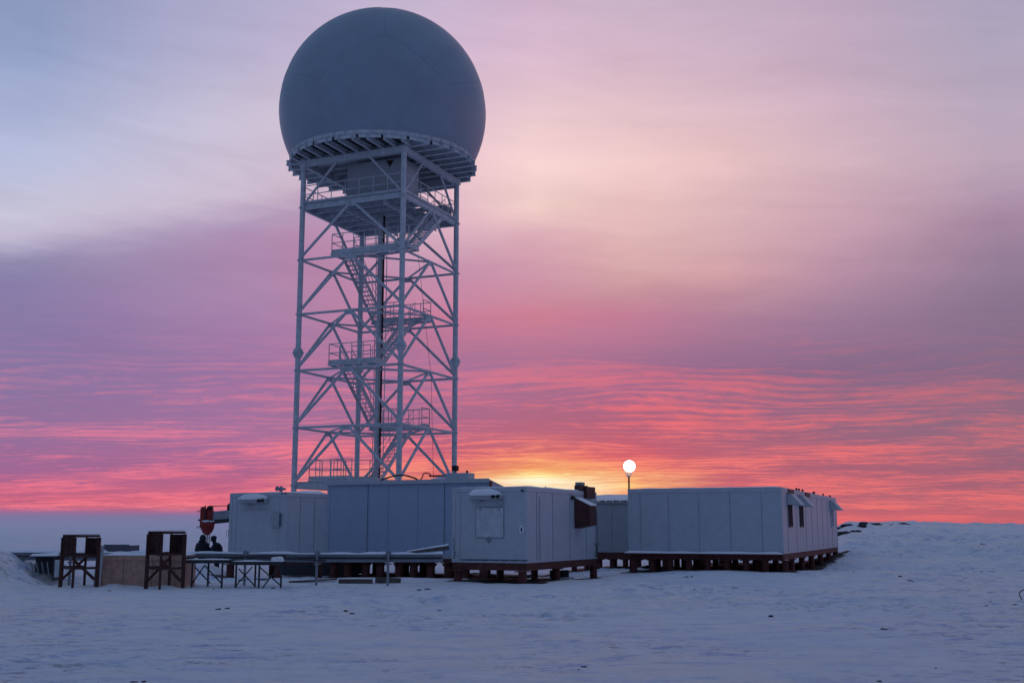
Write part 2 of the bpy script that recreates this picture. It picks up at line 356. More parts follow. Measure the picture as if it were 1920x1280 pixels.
g.f = [(j * nx + i, j * nx + i + 1, (j + 1) * nx + i + 1, (j + 1) * nx + i) for j in range(len(ys) - 1) for i in range(nx - 1)]
g.m = [0] * len(g.f); g.sm = [True] * len(g.f)
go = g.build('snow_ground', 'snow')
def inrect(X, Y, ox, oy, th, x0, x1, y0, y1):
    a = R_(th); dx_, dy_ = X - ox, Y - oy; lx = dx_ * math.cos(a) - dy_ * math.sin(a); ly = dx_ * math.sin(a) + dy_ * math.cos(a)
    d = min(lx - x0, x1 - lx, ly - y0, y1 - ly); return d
att = go.data.attributes.new('soil_shade', 'FLOAT', 'POINT')  # bare earth plus painted shade under the shelters, spilling past their footprints
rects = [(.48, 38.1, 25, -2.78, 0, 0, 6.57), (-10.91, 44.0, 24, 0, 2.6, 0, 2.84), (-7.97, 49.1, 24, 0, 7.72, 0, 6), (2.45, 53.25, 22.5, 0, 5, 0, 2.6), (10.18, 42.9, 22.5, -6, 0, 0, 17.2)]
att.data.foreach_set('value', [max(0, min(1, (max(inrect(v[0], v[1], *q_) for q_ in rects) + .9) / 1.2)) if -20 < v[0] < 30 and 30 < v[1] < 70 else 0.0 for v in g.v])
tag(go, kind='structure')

# ------------------------------------------------------------------ radar tower (local x = depth along its right side, y = along its left face)
D = 64.0; FX, FY = -.1001 * D, D; TA = R_(66.5); S = 7.04
Wv = Vector((math.cos(TA), math.sin(TA), 0)); Uv = Vector((-math.sin(TA), math.cos(TA), 0))
cw = Vector((FX, FY, 0)) + Wv * S / 2 + Uv * S / 2
tower = empty('radar_tower', (cw.x, cw.y, -.3), TA, 'tall white lattice steel tower with zigzag stairs carrying a huge blue grey sphere', 'radar tower')
H0 = CAMZ + .3
def tp(u, w, z): return Vector((w - S / 2, u - S / 2, z + H0))      # z is height above the eye
lev = [2.5, 5.9, 9.32, 12.75, 16.1, 19.4]; TOP = 22.2
corners = [(0, 0), (S, 0), (S, S), (0, S)]
for k, (u, w) in enumerate(corners):
    m = MB().tube([tp(u, w, -2.1), tp(u, w, TOP - .18)], .165, 16)
    lg = m.build('leg', 'steel', tower)
    fz = 10.4
    MB().lathe([(.166, -.34), (.25, -.24), (.31, -.08), (.31, -.02), (.36, -.015), (.36, .03), (.31, .035), (.29, .16), (.2, .28), (.166, .33)], 20, tp(u, w, fz)).build('flange_joint', 'steel', lg)
    for z in lev:
        MB().lathe([(.166, -.03), (.24, -.03), (.24, .03), (.166, .03)], 16, tp(u, w, z)).build('collar', 'steel', lg)
edges = [(0, 1), (1, 2), (2, 3), (3, 0)]
def C_(k, z, sh=0):
    return tp(corners[k][0], corners[k][1], z)
for li, z in enumerate(lev):
    mids = []
    for a, b in edges:
        A, B = C_(a, z), C_(b, z); m = (A + B) / 2; mids.append(m)
        dd = (B - A).normalized() * .16
        if li == 0: MB().ibeam(A + dd, B - dd, .40, .22).build('base_beam', 'steel', tower)
        elif li == 5: MB().ibeam(A + dd + Vector((0, 0, .05)), B - dd + Vector((0, 0, .05)), .38, .2).build('platform_beam', 'steel', tower)
        else: MB().tube([A + dd, B - dd], .075, 10).build('horizontal_brace', 'steel', tower)
        gus = (B - A).normalized()
        if li > 0:
            zl = lev[li - 1]; fa, fb = C_(a, zl + .18), C_(b, zl + .18)
            for foot, sgn in ((fa, -1), (fb, 1)):
                apex = m + gus * sgn * .16 - Vector((0, 0, .08))
                d = (foot - apex).normalized()
                MB().tube([apex, foot - d * .16], .088, 10).build('diagonal_brace', 'steel', tower)
            nrm = Vector((0, 0, 1)).cross(gus).normalized()
            MB().bar(m - gus * .34 - Vector((0, 0, .09)), m + gus * .34 - Vector((0, 0, .09)), .03, .34).build('gusset_plate', 'steel', tower)
    if 0 < li < 5:
        for i in range(4):
            A, B = mids[i], mids[(i + 1) % 4]; d = (B - A).normalized() * .1
            MB().tube([A + d, B - d], .062, 8).build('plan_brace', 'steel', tower)
# bay under the deck
for a, b in edges:
    A, B = C_(a, TOP), C_(b, TOP); d = (B - A).normalized()
    MB().bar(A, B, .30, .36).build('deck_beam', 'steel', tower)
    for k, sgn, fr in ((a, 1, .33), (b, -1, .67)):
        p = A.lerp(B, fr) - Vector((0, 0, .18)); q = C_(k, lev[5] + .3) + d * sgn * .16
        MB().tube([p, q], .075, 10).build('diagonal_brace', 'steel', tower)
for (u, w) in corners:
    MB().box(*(lambda p: (p.x - .19, p.x + .19, p.y - .19, p.y + .19, p.z - .19, p.z + .20))(tp(u, w, TOP))).build('leg_cap', 'steel', tower)
# radome deck: joists, plate, ring
RC = 5.80; cc = S / 2
def chord(t): return math.sqrt(max(0, RC * RC - (t - cc) ** 2))
w = .30
while w < cc + RC - .5:
    c = chord(w) + .20
    MB().ibeam(tp(cc - c, w, TOP + .34), tp(cc + c, w, TOP + .34), .31, .20).build('deck_joist', 'steel', tower)
    w += .93
u = cc - RC + 1.1
while u < cc + RC - .6:
    c = chord(u)
    if cc - c < -.35:
        MB().ibeam(tp(u, .10, TOP + .34), tp(u, cc - c - .05, TOP + .34), .28, .15).build('deck_joist', 'steel', tower)
    u += .86
ctr = tp(cc, cc, 0)
MB().lathe([(0, .50), (RC - .12, .50), (RC - .12, .55), (0, .55)], 64, tp(cc, cc, TOP)).build('deck_plate', 'deck', tower)
rim = MB().lathe([(RC - .28, .552), (RC - .02, .552), (RC - .02, .82), (RC - .28, .82), (RC - .28, .552)], 96, tp(cc, cc, TOP), 0)

for k in range(48):
    a = 2 * math.pi * k / 48; p = tp(cc, cc, TOP) + Vector((math.cos(a) * (RC + .0), math.sin(a) * (RC + .0), .685))
    d = Vector((math.cos(a), math.sin(a), 0)); rim.bar(p - d * .03, p + d * .025, .04, .22)
rim.build('ring_beam', 'steel', tower)
rim = MB()
for k in range(24):       # straight chord plates bolted under the ring
    a0, a1 = 2 * math.pi * k / 24 + .015, 2 * math.pi * (k + 1) / 24 - .015
    q = tp(cc, cc, TOP); r = RC - .04
    rim.bar(q + Vector((math.cos(a0) * r, math.sin(a0) * r, .43)), q + Vector((math.cos(a1) * r, math.sin(a1) * r, .43)), .05, .20)
rim.build('ring_skirt', 'steel', tower)
# radome with gentle creases along its panel joints
RR = 6.56; SC = tp(cc, cc, 26.15)
phi = (1 + 5 ** .5) / 2
dv = [Vector((a, b, c)) for a in (-1, 1) for b in (-1, 1) for c in (-1, 1)]
for a in (-1 / phi, 1 / phi):
    for b in (-phi, phi): dv += [Vector((0, a, b)), Vector((a, b, 0)), Vector((b, 0, a))]
dv = [v.normalized() for v in dv]
tocam = (tower.rotation_euler.to_matrix().inverted() @ Vector((-cw.x - .3, -cw.y, 0))).normalized()
target = (tocam * math.cos(R_(24)) + Vector((0, 0, 1)) * math.sin(R_(24))).normalized()
q1 = dv[0].rotation_difference(target); dv = [q1 @ v for v in dv]
nb = min((v for v in dv if v.dot(target) < .99), key=lambda v: -v.dot(target))
upv = (Vector((0, 0, 1)) - target * target.z).normalized(); nbv = (nb - target * nb.dot(target)).normalized()
ang = nbv.angle(upv); ang = ang if nbv.cross(upv).dot(target) > 0 else -ang
q2 = Matrix.Rotation(ang, 3, target); dv = [q2 @ v for v in dv]
ed = []
for i in range(20):
    for j in range(i + 1, 20):
        if dv[i].dot(dv[j]) > .72: ed.append((dv[i], dv[j]))
def crease(d):
    best = 9
    for a, b in ed:
        n_ = a.cross(b).normalized(); t = abs(d.dot(n_))
        if t < best:
            mid = (a + b).normalized()
            if d.dot(mid) > .93: best = t
    return math.exp(-(best / .05) ** 2) if best < 1 else 0
rb = MB(); nu, nv = 144, 88; z0 = (TOP + .80 - 26.15) / RR
th1 = math.acos(z0); vs = []; fs = []
for i in range(nv + 1):
    th = th1 * i / nv
    for k in range(nu):
        ph = 2 * math.pi * k / nu; d = Vector((math.sin(th) * math.cos(ph), math.sin(th) * math.sin(ph), math.cos(th)))
        r = RR * (1 - .0045 * crease(d) - .006 * math.exp(-((1 - d.z) / .02)))
        vs.append(SC + d * r)
fs = [(i * nu + k, (i + 1) * nu + k, (i + 1) * nu + (k + 1) % nu, i * nu + (k + 1) % nu) for i in range(nv) for k in range(nu)]
rb.add(vs, fs, 0, True)
radome = rb.build('radome', 'radome', tower, label='large smooth blue grey sphere on top of the tower')
for a, b in ed:
    pts = []
    for k in range(13):
        d = a.lerp(b, k / 12).normalized()
        pts.append(SC + d * RR * (1 - .0045 * crease(d)) )
    if min(p.z for p in pts) > SC.z + z0 * RR + .1:
        MB().tube(pts, .012, 6).build('panel_joint', 'radseam', radome)

# equipment platform, cabin, railings
def railing(pts, name='railing', parent=None, h=1.1, step=.95, r=.028, mids=(.55,)):
    m = MB(); pts = [Vector(p) for p in pts]
    for a, b in zip(pts, pts[1:]):
        L = (b - a).length; n = max(1, round(L / step))
        for i in range(n + 1):
            p = a.lerp(b, i / n); m.tube([p, p + Vector((0, 0, h))], r, 6)
        for hh in (h,) + tuple(mids): m.tube([a + Vector((0, 0, hh)), b + Vector((0, 0, hh))], r, 6)
        m.bar(a + Vector((0, 0, .07)), b + Vector((0, 0, .07)), .012, .14)
    return m.build(name, 'steel', parent or tower)
def slab(u0, u1, w0, w1, z, t=.06): # grating floor
    a, b = tp(u0, w0, z), tp(u1, w1, z)
    return MB().box(min(a.x, b.x), max(a.x, b.x), min(a.y, b.y), max(a.y, b.y), a.z - t, a.z)
PZ = 19.66
f = MB()
for (a, b, c, d) in ((-.05, S + .05, -.12, 2.8), (1.35, S + .05, 2.8, 5.6), (-.05, S + .05, 5.6, S + .1)):
    p, q = tp(a, c, PZ), tp(b, d, PZ); f.box(p.x, q.x, p.y, q.y, p.z - .06, p.z)
plat = f.build('platform_floor', 'grate', tower)
for w in (1.2, 2.35, 3.5, 4.65, 5.8):
    MB().ibeam(tp(.12, w, PZ - .22), tp(S - .12, w, PZ - .22), .26, .13).build('platform_joist', 'steel', tower)
for u in (1.4, 4.3):
    MB().ibeam(tp(u, .12, PZ - .50), tp(u, S - .12, PZ - .50), .24, .12).build('platform_joist', 'steel', tower)
e = .02
railing([tp(.1, -e, PZ), tp(S - .1, -e, PZ)]); railing([tp(-e, .2, PZ), tp(-e, S - .2, PZ)])
railing([tp(S + e, .2, PZ), tp(S + e, S - .2, PZ)]); railing([tp(.1, S + e, PZ), tp(S - .1, S + e, PZ)])
railing([tp(1.35, 2.8, PZ), tp(1.35, 5.6, PZ)])
a, b = tp(.72, 1.15, PZ), tp(4.62, 3.2, PZ)
cab = MB().box(a.x, b.x, a.y, b.y, a.z, tp(0, 0, TOP - .02).z).build('cabin', 'wall2', tower, bevel=.02, label='pale equipment cabin under the radome')
cd = MB(); cd.box(a.x + .5, a.x + 1.35, a.y - .03, a.y + .001, a.z + .1, a.z + 2.05); cd.build('cabin_door', 'wall', cab)
tri = MB(); p = tp(1.6, 1.13, TOP - .25); s_ = .28
tri.add([p + Vector((0, -s_, .12)), p + Vector((0, s_, .12)), p + Vector((0, 0, -.3)), p + Vector((.02, -s_, .12)), p + Vector((.02, s_, .12)), p + Vector((.02, 0, -.3))], [(0, 1, 2), (5, 4, 3), (0, 3, 4, 1), (1, 4, 5, 2), (2, 5, 3, 0)])
tri.build('hazard_plate', 'rust', cab)
# black duct, condensers and conduit beside the cabin
MB().box(*(lambda p: (p.x - .35, p.x + .35, p.y - .6, p.y + .6, p.z, p.z + 1.0))(tp(5.6, 5.4, PZ))).build('equipment_box', 'wall2', tower, bevel=.02)
MB().box(*(lambda p: (p.x - .35, p.x + .35, p.y - .35, p.y + .35, p.z, p.z + .75))(tp(.55, 6.4, PZ))).build('equipment_box', 'wall2', tower, bevel=.02)
# landings and flights
LZ = dict(A=16.45, B=13.08, C=9.72, D=6.28, E=2.88)
def landing(u0, u1, w0, w1, z, rails):
    f = slab(u0, u1, w0, w1, z, .05)
    a, b = tp(u0, w0, z - .14), tp(u1, w1, z - .14)
    x0, x1, y0, y1 = a.x, b.x, a.y, b.y
    for p, q in (((x0, y0), (x0, y1)), ((x1, y0), (x1, y1)), ((x0, y0), (x1, y0)), ((x0, y1), (x1, y1))):
        f.bar((*p, a.z), (*q, a.z), .06, .13)
    for k in range(1, 4):
        y = y0 + (y1 - y0) * k / 4; f.bar((x0 + .04, y, a.z + .02), (x1 - .04, y, a.z + .02), .05, .12)
    L = f.build('landing', 'steel', tower)
    for r in rails: railing([tp(uu, ww, z) for uu, ww in r], 'landing_railing', tower, step=.8)
landing(-.35, 4.98, .12, 1.35, LZ['A'], [[(4.95, 1.3), (4.95, .15), (-.32, .15)], [(4.1, 1.32), (.95, 1.32)]])
landing(1.35, 5.1, 5.2, 6.3, LZ['B'], [[(1.38, 5.25), (1.38, 6.27), (5.07, 6.27), (5.07, 5.25)], [(4.1, 5.23), (2.9, 5.23)]])
landing(1.8, 4.98, .12, 1.35, LZ['C'], [[(4.95, 1.3), (4.95, .15), (1.83, .15), (1.83, 1.3)], [(4.1, 1.32), (2.8, 1.32)]])
landing(1.35, 5.1, 5.2, 6.3, LZ['D'], [[(1.38, 5.25), (1.38, 6.27), (5.07, 6.27), (5.07, 5.25)], [(4.1, 5.23), (2.9, 5.23)]])
landing(1.6, 6.15, .12, 1.55, LZ['E'], [[(6.1, 1.5), (6.1, .15), (3.2, .15)], [(6.1, 1.52), (2.8, 1.52)], [(4.6, .15), (4.6, 1.5)]])
def flight(u0, u1, wa, za, wb, zb):        # bottom (wa, za) to top (wb, zb)
    m = MB()
    for u in (u0, u1):
        m.bar(tp(u, wa, za - .08), tp(u, wb, zb - .08), .05, .26)
    n = 15
    for i in range(1, n):
        t = i / n; w_ = wa + (wb - wa) * t; z_ = za + (zb - za) * t
        m.bar(tp(u0 + .026, w_, z_ - .04), tp(u1 - .026, w_, z_ - .04), .24, .035)
    fl = m.build('stair_flight', 'steel', tower)
    h = MB()
    for u in (u0, u1):
        for hh in (.95, .5): h.tube([tp(u, wa, za + hh), tp(u, wb, zb + hh)], .022, 6)
        for i in range(0, 6):
            t = i / 5; p = tp(u, wa + (wb - wa) * t, za + (zb - za) * t); h.tube([p, p + Vector((0, 0, .95))], .02, 6)
    h.build('handrail', 'steel', fl)
flight(4.15, 4.92, 5.2, LZ['B'], 1.4, LZ['A']); flight(1.95, 2.72, 1.4, LZ['C'], 5.2, LZ['B'])
flight(4.15, 4.92, 5.2, LZ['D'], 1.4, LZ['C']); flight(1.95, 2.72, 1.4, LZ['E'], 5.2, LZ['D'])
flight(0.0, .80, 1.4, LZ['A'], 5.4, PZ)
MB().box(*(lambda p: (p.x - .15, p.x + .15, p.y - .12, p.y + .12, p.z, p.z + 17.3))(tp(3.52, 3.5, LZ['E'] - .9))).build('riser_column', 'steel', tower)
MB().tube([tp(3.27, 3.45, -1.6), tp(3.27, 3.45, PZ - .3)], .062, 10).build('cable_riser', 'black', tower)
MB().tube([tp(.35, 2.6, LZ['A'] - .2), tp(.1, 4.0, 9.0), tp(-.05, 4.2, 2.0)], .012, 6).build('hanging_rope', 'dark', tower)
for u, w in ((3.0, 3.4), (3.75, 3.4)):
    MB().tube([tp(u, w, 2.2), tp(u, w, PZ - .3)], .03, 6).build('conduit', 'steel', tower)

# ------------------------------------------------------------------ shelters
def frame(name, X, Y, th, z, label, cat, group=None):
    return empty(name, (X, Y, z), -R_(th), label, cat, group)
def snow_slab(x0, x1, y0, y1, z, h, seed=0, nxs=24, nys=16, lump=.5, over=.03):
    m = MB(); vs = []; fs = []
    for j in range(nys + 1):
        for i in range(nxs + 1):
            a, b = i / nxs, j / nys; e_ = min(a, 1 - a) * nxs / 2; e2 = min(b, 1 - b) * nys / 2
            k = min(1, e_) * min(1, e2); k = k ** .5
            x = x0 - over + (x1 - x0 + 2 * over) * a; y = y0 - over + (y1 - y0 + 2 * over) * b
            hh = h(a, b) if callable(h) else h
            vs.append((x, y, z + .004 + k * hh * (1 + lump * N(x, y, 1.4, seed) * 1.4)))
    nn = len(vs)
    vs += [(v[0], v[1], z + .002) for v in vs]
    W_ = nxs + 1
    for j in range(nys):
        for i in range(nxs):
            a = j * W_ + i; fs.append((a, a + 1, a + 1 + W_, a + W_)); fs.append((nn + a, nn + a + W_, nn + a + W_ + 1, nn + a + 1))
    bd = [j for j in range(W_)] + [k * W_ + nxs for k in range(1, nys + 1)] + [nys * W_ + i for i in range(nxs - 1, -1, -1)] + [k * W_ for k in range(nys - 1, 0, -1)]
    for p, q in zip(bd, bd[1:] + bd[:1]): fs.append((p, nn + p, nn + q, q))
    m.add(vs, fs, 0, True); return m
def shelter_walls(t, x0, x1, y0, y1, z0, z1, seamF=(), seamR=(), wide=(), m='wall', trim=.13, z1b=None):
    """walls with raised corner posts, top and bottom rails and panel joints; front is y0, right is x1"""
    z1b = z1 if z1b is None else z1b
    w_ = MB()
    w_.add([(x0, y0, z0), (x1, y0, z0), (x1, y1, z0), (x0, y1, z0), (x0, y0, z1), (x1, y0, z1), (x1, y1, z1b), (x0, y1, z1b)],
           [(0, 1, 5, 4), (1, 2, 6, 5), (2, 3, 7, 6), (3, 0, 4, 7), (4, 5, 6, 7), (0, 3, 2, 1)])
    for x in seamF:
        ww = .045 if x in wide else .014
        w_.box(x - ww / 2, x + ww / 2, y0 - .004, y0 + .001, z0 + .06, z1 - trim - .002, 1)
        w_.box(x + ww / 2, x + ww / 2 + .03, y0 - .012, y0 + .001, z0 + .06, z1 - trim - .002, 0)
    for y in seamR:
        ww = .016
        w_.box(x1 - .001, x1 + .004, y - ww / 2, y + ww / 2, z0 + .06, z1 - trim - .002, 1)
        w_.box(x1 - .001, x1 + .012, y + ww / 2, y + ww / 2 + .03, z0 + .06, z1 - trim - .002, 0)
    wl = w_.build('wall', [m, 'seam'], t)
    tr = MB(); q = .022
    for (a, b) in (((x0, y0), (x1, y0)), ((x1, y0), (x1, y1))):
        pass
    zz = z1 - trim
    tr.box(x0 - q, x1 + q, y0 - q, y0 - .001, zz, z1 + .012); tr.box(x0 - q, x1 + q, y0 - q, y0 - .001, z0 - .01, z0 + .055)
    tr.box(x0 - q, x0 + .10, y0 - q * .8, y0 - .001, z0 + .056, zz - .001); tr.box(x1 - .10, x1 + q, y0 - q * .8, y0 - .001, z0 + .056, zz - .001)
    if abs(z1b - z1) < .01:
        tr.box(x1 + .001, x1 + q, y0, y1 + q, zz, z1 + .012)
    tr.box(x1 + .001, x1 + q, y0, y1 + q, z0 - .01, z0 + .055)
    tr.box(x1 + .001, x1 + q * .8, y0, y0 + .10, z0 + .056, zz - .001); tr.box(x1 + .001, x1 + q * .8, y1 - .1, y1 + q, z0 + .056, zz - .001)
    tr.build('edge_trim', m, t, bevel=.006)
    return wl
def base(t, x0, x1, y0, y1, z0, piles, zg=-.35, r=.10, hgt=.26, flare=False):
    b = MB()
    for (a, c) in (((x0, y0 + .06), (x1, y0 + .06)), ((x0, y1 - .06), (x1, y1 - .06))):
        b.bar((*a, z0 - hgt / 2 - .015), (*c, z0 - hgt / 2 - .015), .12, hgt)
    for x in (x0 + .06, (x0 + x1) / 2, x1 - .06):
        b.bar((x, y0 + .125, z0 - hgt / 2 - .016), (x, y1 - .125, z0 - hgt / 2 - .016), .12, hgt)
    b.build('base_frame', 'red', t)
    for (x, y) in piles:
        m = MB().tube([(x, y, zg), (x, y, z0 - hgt - .05)], r, 12)
        m.box(x - r * 1.5, x + r * 1.5, y - r * 1.5, y + r * 1.5, z0 - hgt - .05, z0 - hgt - .02)
        if flare: m.lathe([(r, -.22), (r * 1.9, -.06)], 4, (x, y, z0 - hgt - .02))
        m.build('pile', 'red', t)
def cooler(t, x0, x1, z, seed):          # snow capped wall cooler over a shelter end
    c = MB(); y = -.30
    c.box(x0, x1 - .34, y, -.02, z - .14, z + .05); c.box(x1 - .34, x1, y + .03, -.02, z - .13, z + .04)
    c.box(x0 + .12, x0 + .42, y + .03, -.05, z - .20, z - .141)
    o = c.build('air_conditioner', 'wall2', t, bevel=.04)
    for i, xx in enumerate((x1 - .25, x1 - .08)):
        k = MB().tube([(xx, y + .03, z - .04), (xx, y - .035, z - .04)], .06, 12); k.build('fan_grille', 'black', o)
    s = MB()
    s.blob(((x0 + x1) / 2 - .05, y / 2, z + .03), (x1 - x0) * .53, .23, .20, seed, .10, 24, flat=-.03)
    s.build('snow_cap', 'cap', o)
    return o

# --- near shelter (right of centre)
t = frame('equipment_shelter', .48, 38.1, 25, 0, 'pale shelter nearest the camera on red piles, dark red hood on its right wall', 'shelter')
z0, z1 = .665, 3.165
shelter_walls(t, -2.78, 0, 0, 6.57, z0, z1, seamF=(-2.50,), seamR=(.85, 2.25, 3.85, 5.5))
base(t, -2.78, 0, 0, 6.57, z0, [(-2.5, -.12), (-.08, -.14), (-.2, 3.0), (-2.5, 3.2), (-.05, 6.35), (-2.5, 6.3)], r=.14, hgt=.24)
r = snow_slab(-2.75, -.02, .02, 6.5, z1 + .012, .05, 2); r.build('roof_snow', 'cap', t)
h = MB()
fx0, fx1, fz0, fz1 = -1.88, -.84, 1.50, 2.50
h.box(fx0, fx1, -.022, -.001, fz0, fz1)
for a in ((fx0 - .02, fx0, fz0, fz1), (fx1, fx1 + .02, fz0, fz1), (fx0 - .02, fx1 + .02, fz1, fz1 + .02), (fx0 - .02, fx1 + .02, fz0 - .02, fz0)):
    h.box(a[0], a[1], -.012, -.001, a[2], a[3], 1)
hh = h.build('hatch', ['hatch', 'seam'], t)
hg = MB()
for xx in (fx0 + .14, fx1 - .2):
    hg.box(xx, xx + .05, -.05, -.023, fz1 - .10, fz1 + .04)
hg.build('hinge', 'wall2', hh)
d = MB(); cx, cz = -1.40, 1.43; q = .038
for i in range(-2, 3):
    for j in range(-2, 3):
        if abs(i) + abs(j) <= 2 or True:
            if (i + j) % 2 == 0 and max(abs(i), abs(j)) <= 2:
                u_, v_ = (i - j) * q * .62, (i + j) * q * .62
                if abs(u_) + abs(v_) < .14:
                    d.add([(cx + u_ - q * .58, -.026, cz + v_), (cx + u_, -.026, cz + v_ - q * .58), (cx + u_ + q * .58, -.026, cz + v_), (cx + u_, -.026, cz + v_ + q * .58)], [(0, 1, 2, 3)])
d.add([(cx - .105, -.0245, cz), (cx, -.0245, cz - .105), (cx + .105, -.0245, cz), (cx, -.0245, cz + .105)], [(0, 1, 2, 3)], 1)
d.build('diamond_mark', ['mark', 'wall2'], t)
cooler(t, -2.04, -.84, 2.90, 4)
MB().box(-.98, -.86, -.12, -.03, 2.58, 2.72).build('junction_box', 'wall2', t, bevel=.01)
k = MB(); oval = [(-.165 + .055 * math.cos(a), -.03, 1.76 + .12 * math.sin(a)) for a in [i * math.pi / 10 for i in range(21)]]
k.tube(oval, .026, 6, caps=False)
ho = k.build('door_handle', 'cap', t)
MB().box(-.18, -.145, -.035, -.005, 1.69, 1.83).build('handle_slot', 'black', ho)
k = MB(); random.seed(3)
zz = 1.48
while zz > .78:
    hgt = random.choice((.02, .035, .05)); ww = random.uniform(.03, .07)
    x = -2.745 + random.uniform(0, .02); k.box(x, x + ww, -.026, -.0225, zz - hgt, zz)
    if random.random() < .5: k.box(x, x + .018, -.026, -.0225, zz - hgt - .025, zz - hgt - .001)
    zz -= hgt + random.uniform(.03, .055)
k.build('stencil_marks', 'mark', t)
k = MB(); x = -2.45
for i, ln in enumerate((.07, .08, .22, .26, .32, .34, .33, .34, .26)):
    k.box(x, x + ln, -.028, -.0225, z0 + .066, z0 + .10); x += ln + .035
k.build('base_vent_strip', 'mark', t)
MB().tube([(-.12, -.03, 3.05), (-.12, -.12, 3.05)], .035, 10).build('marker_lamp', 'black', t)
MB().box(.022, .05, 1.05, 1.065, z0 + .1, z1 - .3).build('wall_conduit', 'wall2', t)
# dark red hood on the right wall (near side face slants)
hd = MB(); y0_, y1_ = 4.30, 4.98
pr = [(.024, 2.90), (.62, 2.62), (.62, 1.92), (.024, 1.80)]
hd.add([(x, y0_, z) for x, z in pr] + [(x, y1_, z) for x, z in pr], [(3, 2, 1, 0), (4, 5, 6, 7), (0, 1, 5, 4), (1, 2, 6, 5), (2, 3, 7, 6), (3, 0, 4, 7)])
hd.box(.62, .623, y0_ + .06, y1_ - .06, 1.98, 2.56)
hdo = hd.build('wall_hood', 'hood', t, bevel=.01, label='dark red sheet metal hood')
sn = MB(); n_ = [(.05, y0_ + .02, 2.890), (.63, y0_ + .02, 2.618), (.63, y1_ - .02, 2.618), (.05, y1_ - .02, 2.890)]
sn.add(n_ + [(a, b, c + .05) for a, b, c in n_], [(0, 3, 2, 1), (4, 5, 6, 7), (0, 1, 5, 4), (1, 2, 6, 5), (2, 3, 7, 6), (3, 0, 4, 7)]); sn.build('snow_cap', 'cap', hdo, bevel=.02)
ch = MB(); ch.box(.024, .14, 5.25, 6.15, 2.93, 3.36); ch.box(-.25, .02, 4.95, 5.7, z1 + .02, 3.40)
cho = ch.build('roof_vent_box', 'hood', t, bevel=.01, label='dark red vent box at the roof edge')
MB().box(-.24, .01, 5.0, 5.4, 3.402, 3.52).build('vent_cap', 'pipe', cho, bevel=.02)
MB().box(.024, .10, 3.95, 4.15, 2.84, 2.98).build('wall_lamp', 'black', t, bevel=.01)
cb = MB().tube([(.06, 6.5, 2.4), (.07, 6.52, 1.6), (.05, 6.48, .9), (.08, 6.3, .72)], .03, 6); cb.build('wall_cable', 'pipe', t)
lp = [(.10 + .02 * i, 6.0 + .22 * math.sin(i * .5), .98 + .26 * math.cos(i * .5)) for i in range(13)]
MB().tube(lp, .014, 6).build('cable_coil', 'black', t)

# --- left shelter
t = frame('equipment_shelter', -10.91, 44.0, 24, 0, 'pale left shelter behind the snowy pipeline, with small meter box and snow capped cooler', 'shelter')
z0, z1 = .72, 3.13; XW = 2.60
shelter_walls(t, 0, XW, 0, 2.84, z0, z1, seamF=(.30, 2.28), seamR=(.92, 1.9))
base(t, 0, XW, 0, 2.84, z0, [(.2, -.1), (2.4, -.1), (.2, 2.6), (2.4, 2.6)], zg=-.5, r=.15, hgt=.24)
r = snow_slab(.02, XW, .02, 2.82, z1 + .012, lambda a, b: .03 + .12 * sstep(b, .45, 1) * sstep(a, .1, .6), 6); r.build('roof_snow', 'cap', t)
cooler(t, .62, 1.80, 2.88, 9)
bx = MB(); bx.box(2.0, 2.36, -.10, -.023, 1.84, 2.38); bo = bx.build('meter_box', 'wall2', t, bevel=.01)
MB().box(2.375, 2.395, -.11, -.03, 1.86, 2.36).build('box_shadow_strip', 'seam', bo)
MB().box(.55, 1.85, -.008, -.001, 2.50, 2.51).build('wall_crease', 'seam', t)
rg = [(-.03, -.03 + .02 * math.cos(a), 1.55 + .1 * math.sin(a)) for a in [i * math.pi / 8 for i in range(17)]]
rg = [(-.06 + .05 * math.cos(a), -.03, 1.62 + .12 * math.sin(a)) for a in [i * math.pi / 8 for i in range(17)]]
MB().tube(rg, .01, 6, caps=False).build('lifting_ring', 'wall2', t)
for xx in (2.42, 2.58):
    MB().tube([(xx, -.03, z1 - .02), (xx, -.06, z1 - .02)], .03, 8).build('edge_bolt', 'black', t)
o = empty('siren_horn', (-9.15, 44.9, z1 + .01), R_(-24), 'small snowy grey double horn on the roof of the left shelter', 'horn')
h = MB(); h.tube([(0, 0, 0), (0, 0, .14)], .03, 8); h.box(-.06, .06, -.05, .05, .10, .15); h.build('mount', 'pipe', o)
for sx in (-.09, .09):
    MB().tube([(sx * 1.2, .14, .20), (sx, -.02, .20), (sx, -.14, .21)], [.04, .05, .10], 12).build('horn_bell', 'pipe', o)
s = MB().blob((0, 0, .0), .26, .2, .09, 3, .2, 12, flat=-.02); s.build('snow_cap', 'cap', o)

# --- large middle shelter with falling roof
t = frame('main_shelter', -7.97, 49.1, 24, 0, 'large blue white shelter at the tower foot, between the other two shelters', 'shelter')
z0, z1 = .72, 3.70; XW = 7.72; DEP = 6.0; zb = z1 - .175 * DEP
shelter_walls(t, 0, XW, 0, DEP, z0, z1, seamF=(.03, 2.02, 3.0, 4.42, 5.68, 7.0), wide=(2.02, 5.68, .03), m='wallb', trim=.02, z1b=zb)
rf = MB(); rf.add([(-.08, -.10, z1 + .014), (XW + .03, -.10, z1 + .014), (XW + .03, DEP + .1, zb + .014 - .0175), (-.08, DEP + .1, zb + .014 - .0175),
                   (-.08, -.10, z1 + .07), (XW + .03, -.10, z1 + .07), (XW + .03, DEP + .1, zb + .07), (-.08, DEP + .1, zb + .07)],
                  [(0, 3, 2, 1), (4, 5, 6, 7), (0, 1, 5, 4), (1, 2, 6, 5), (2, 3, 7, 6), (3, 0, 4, 7)])
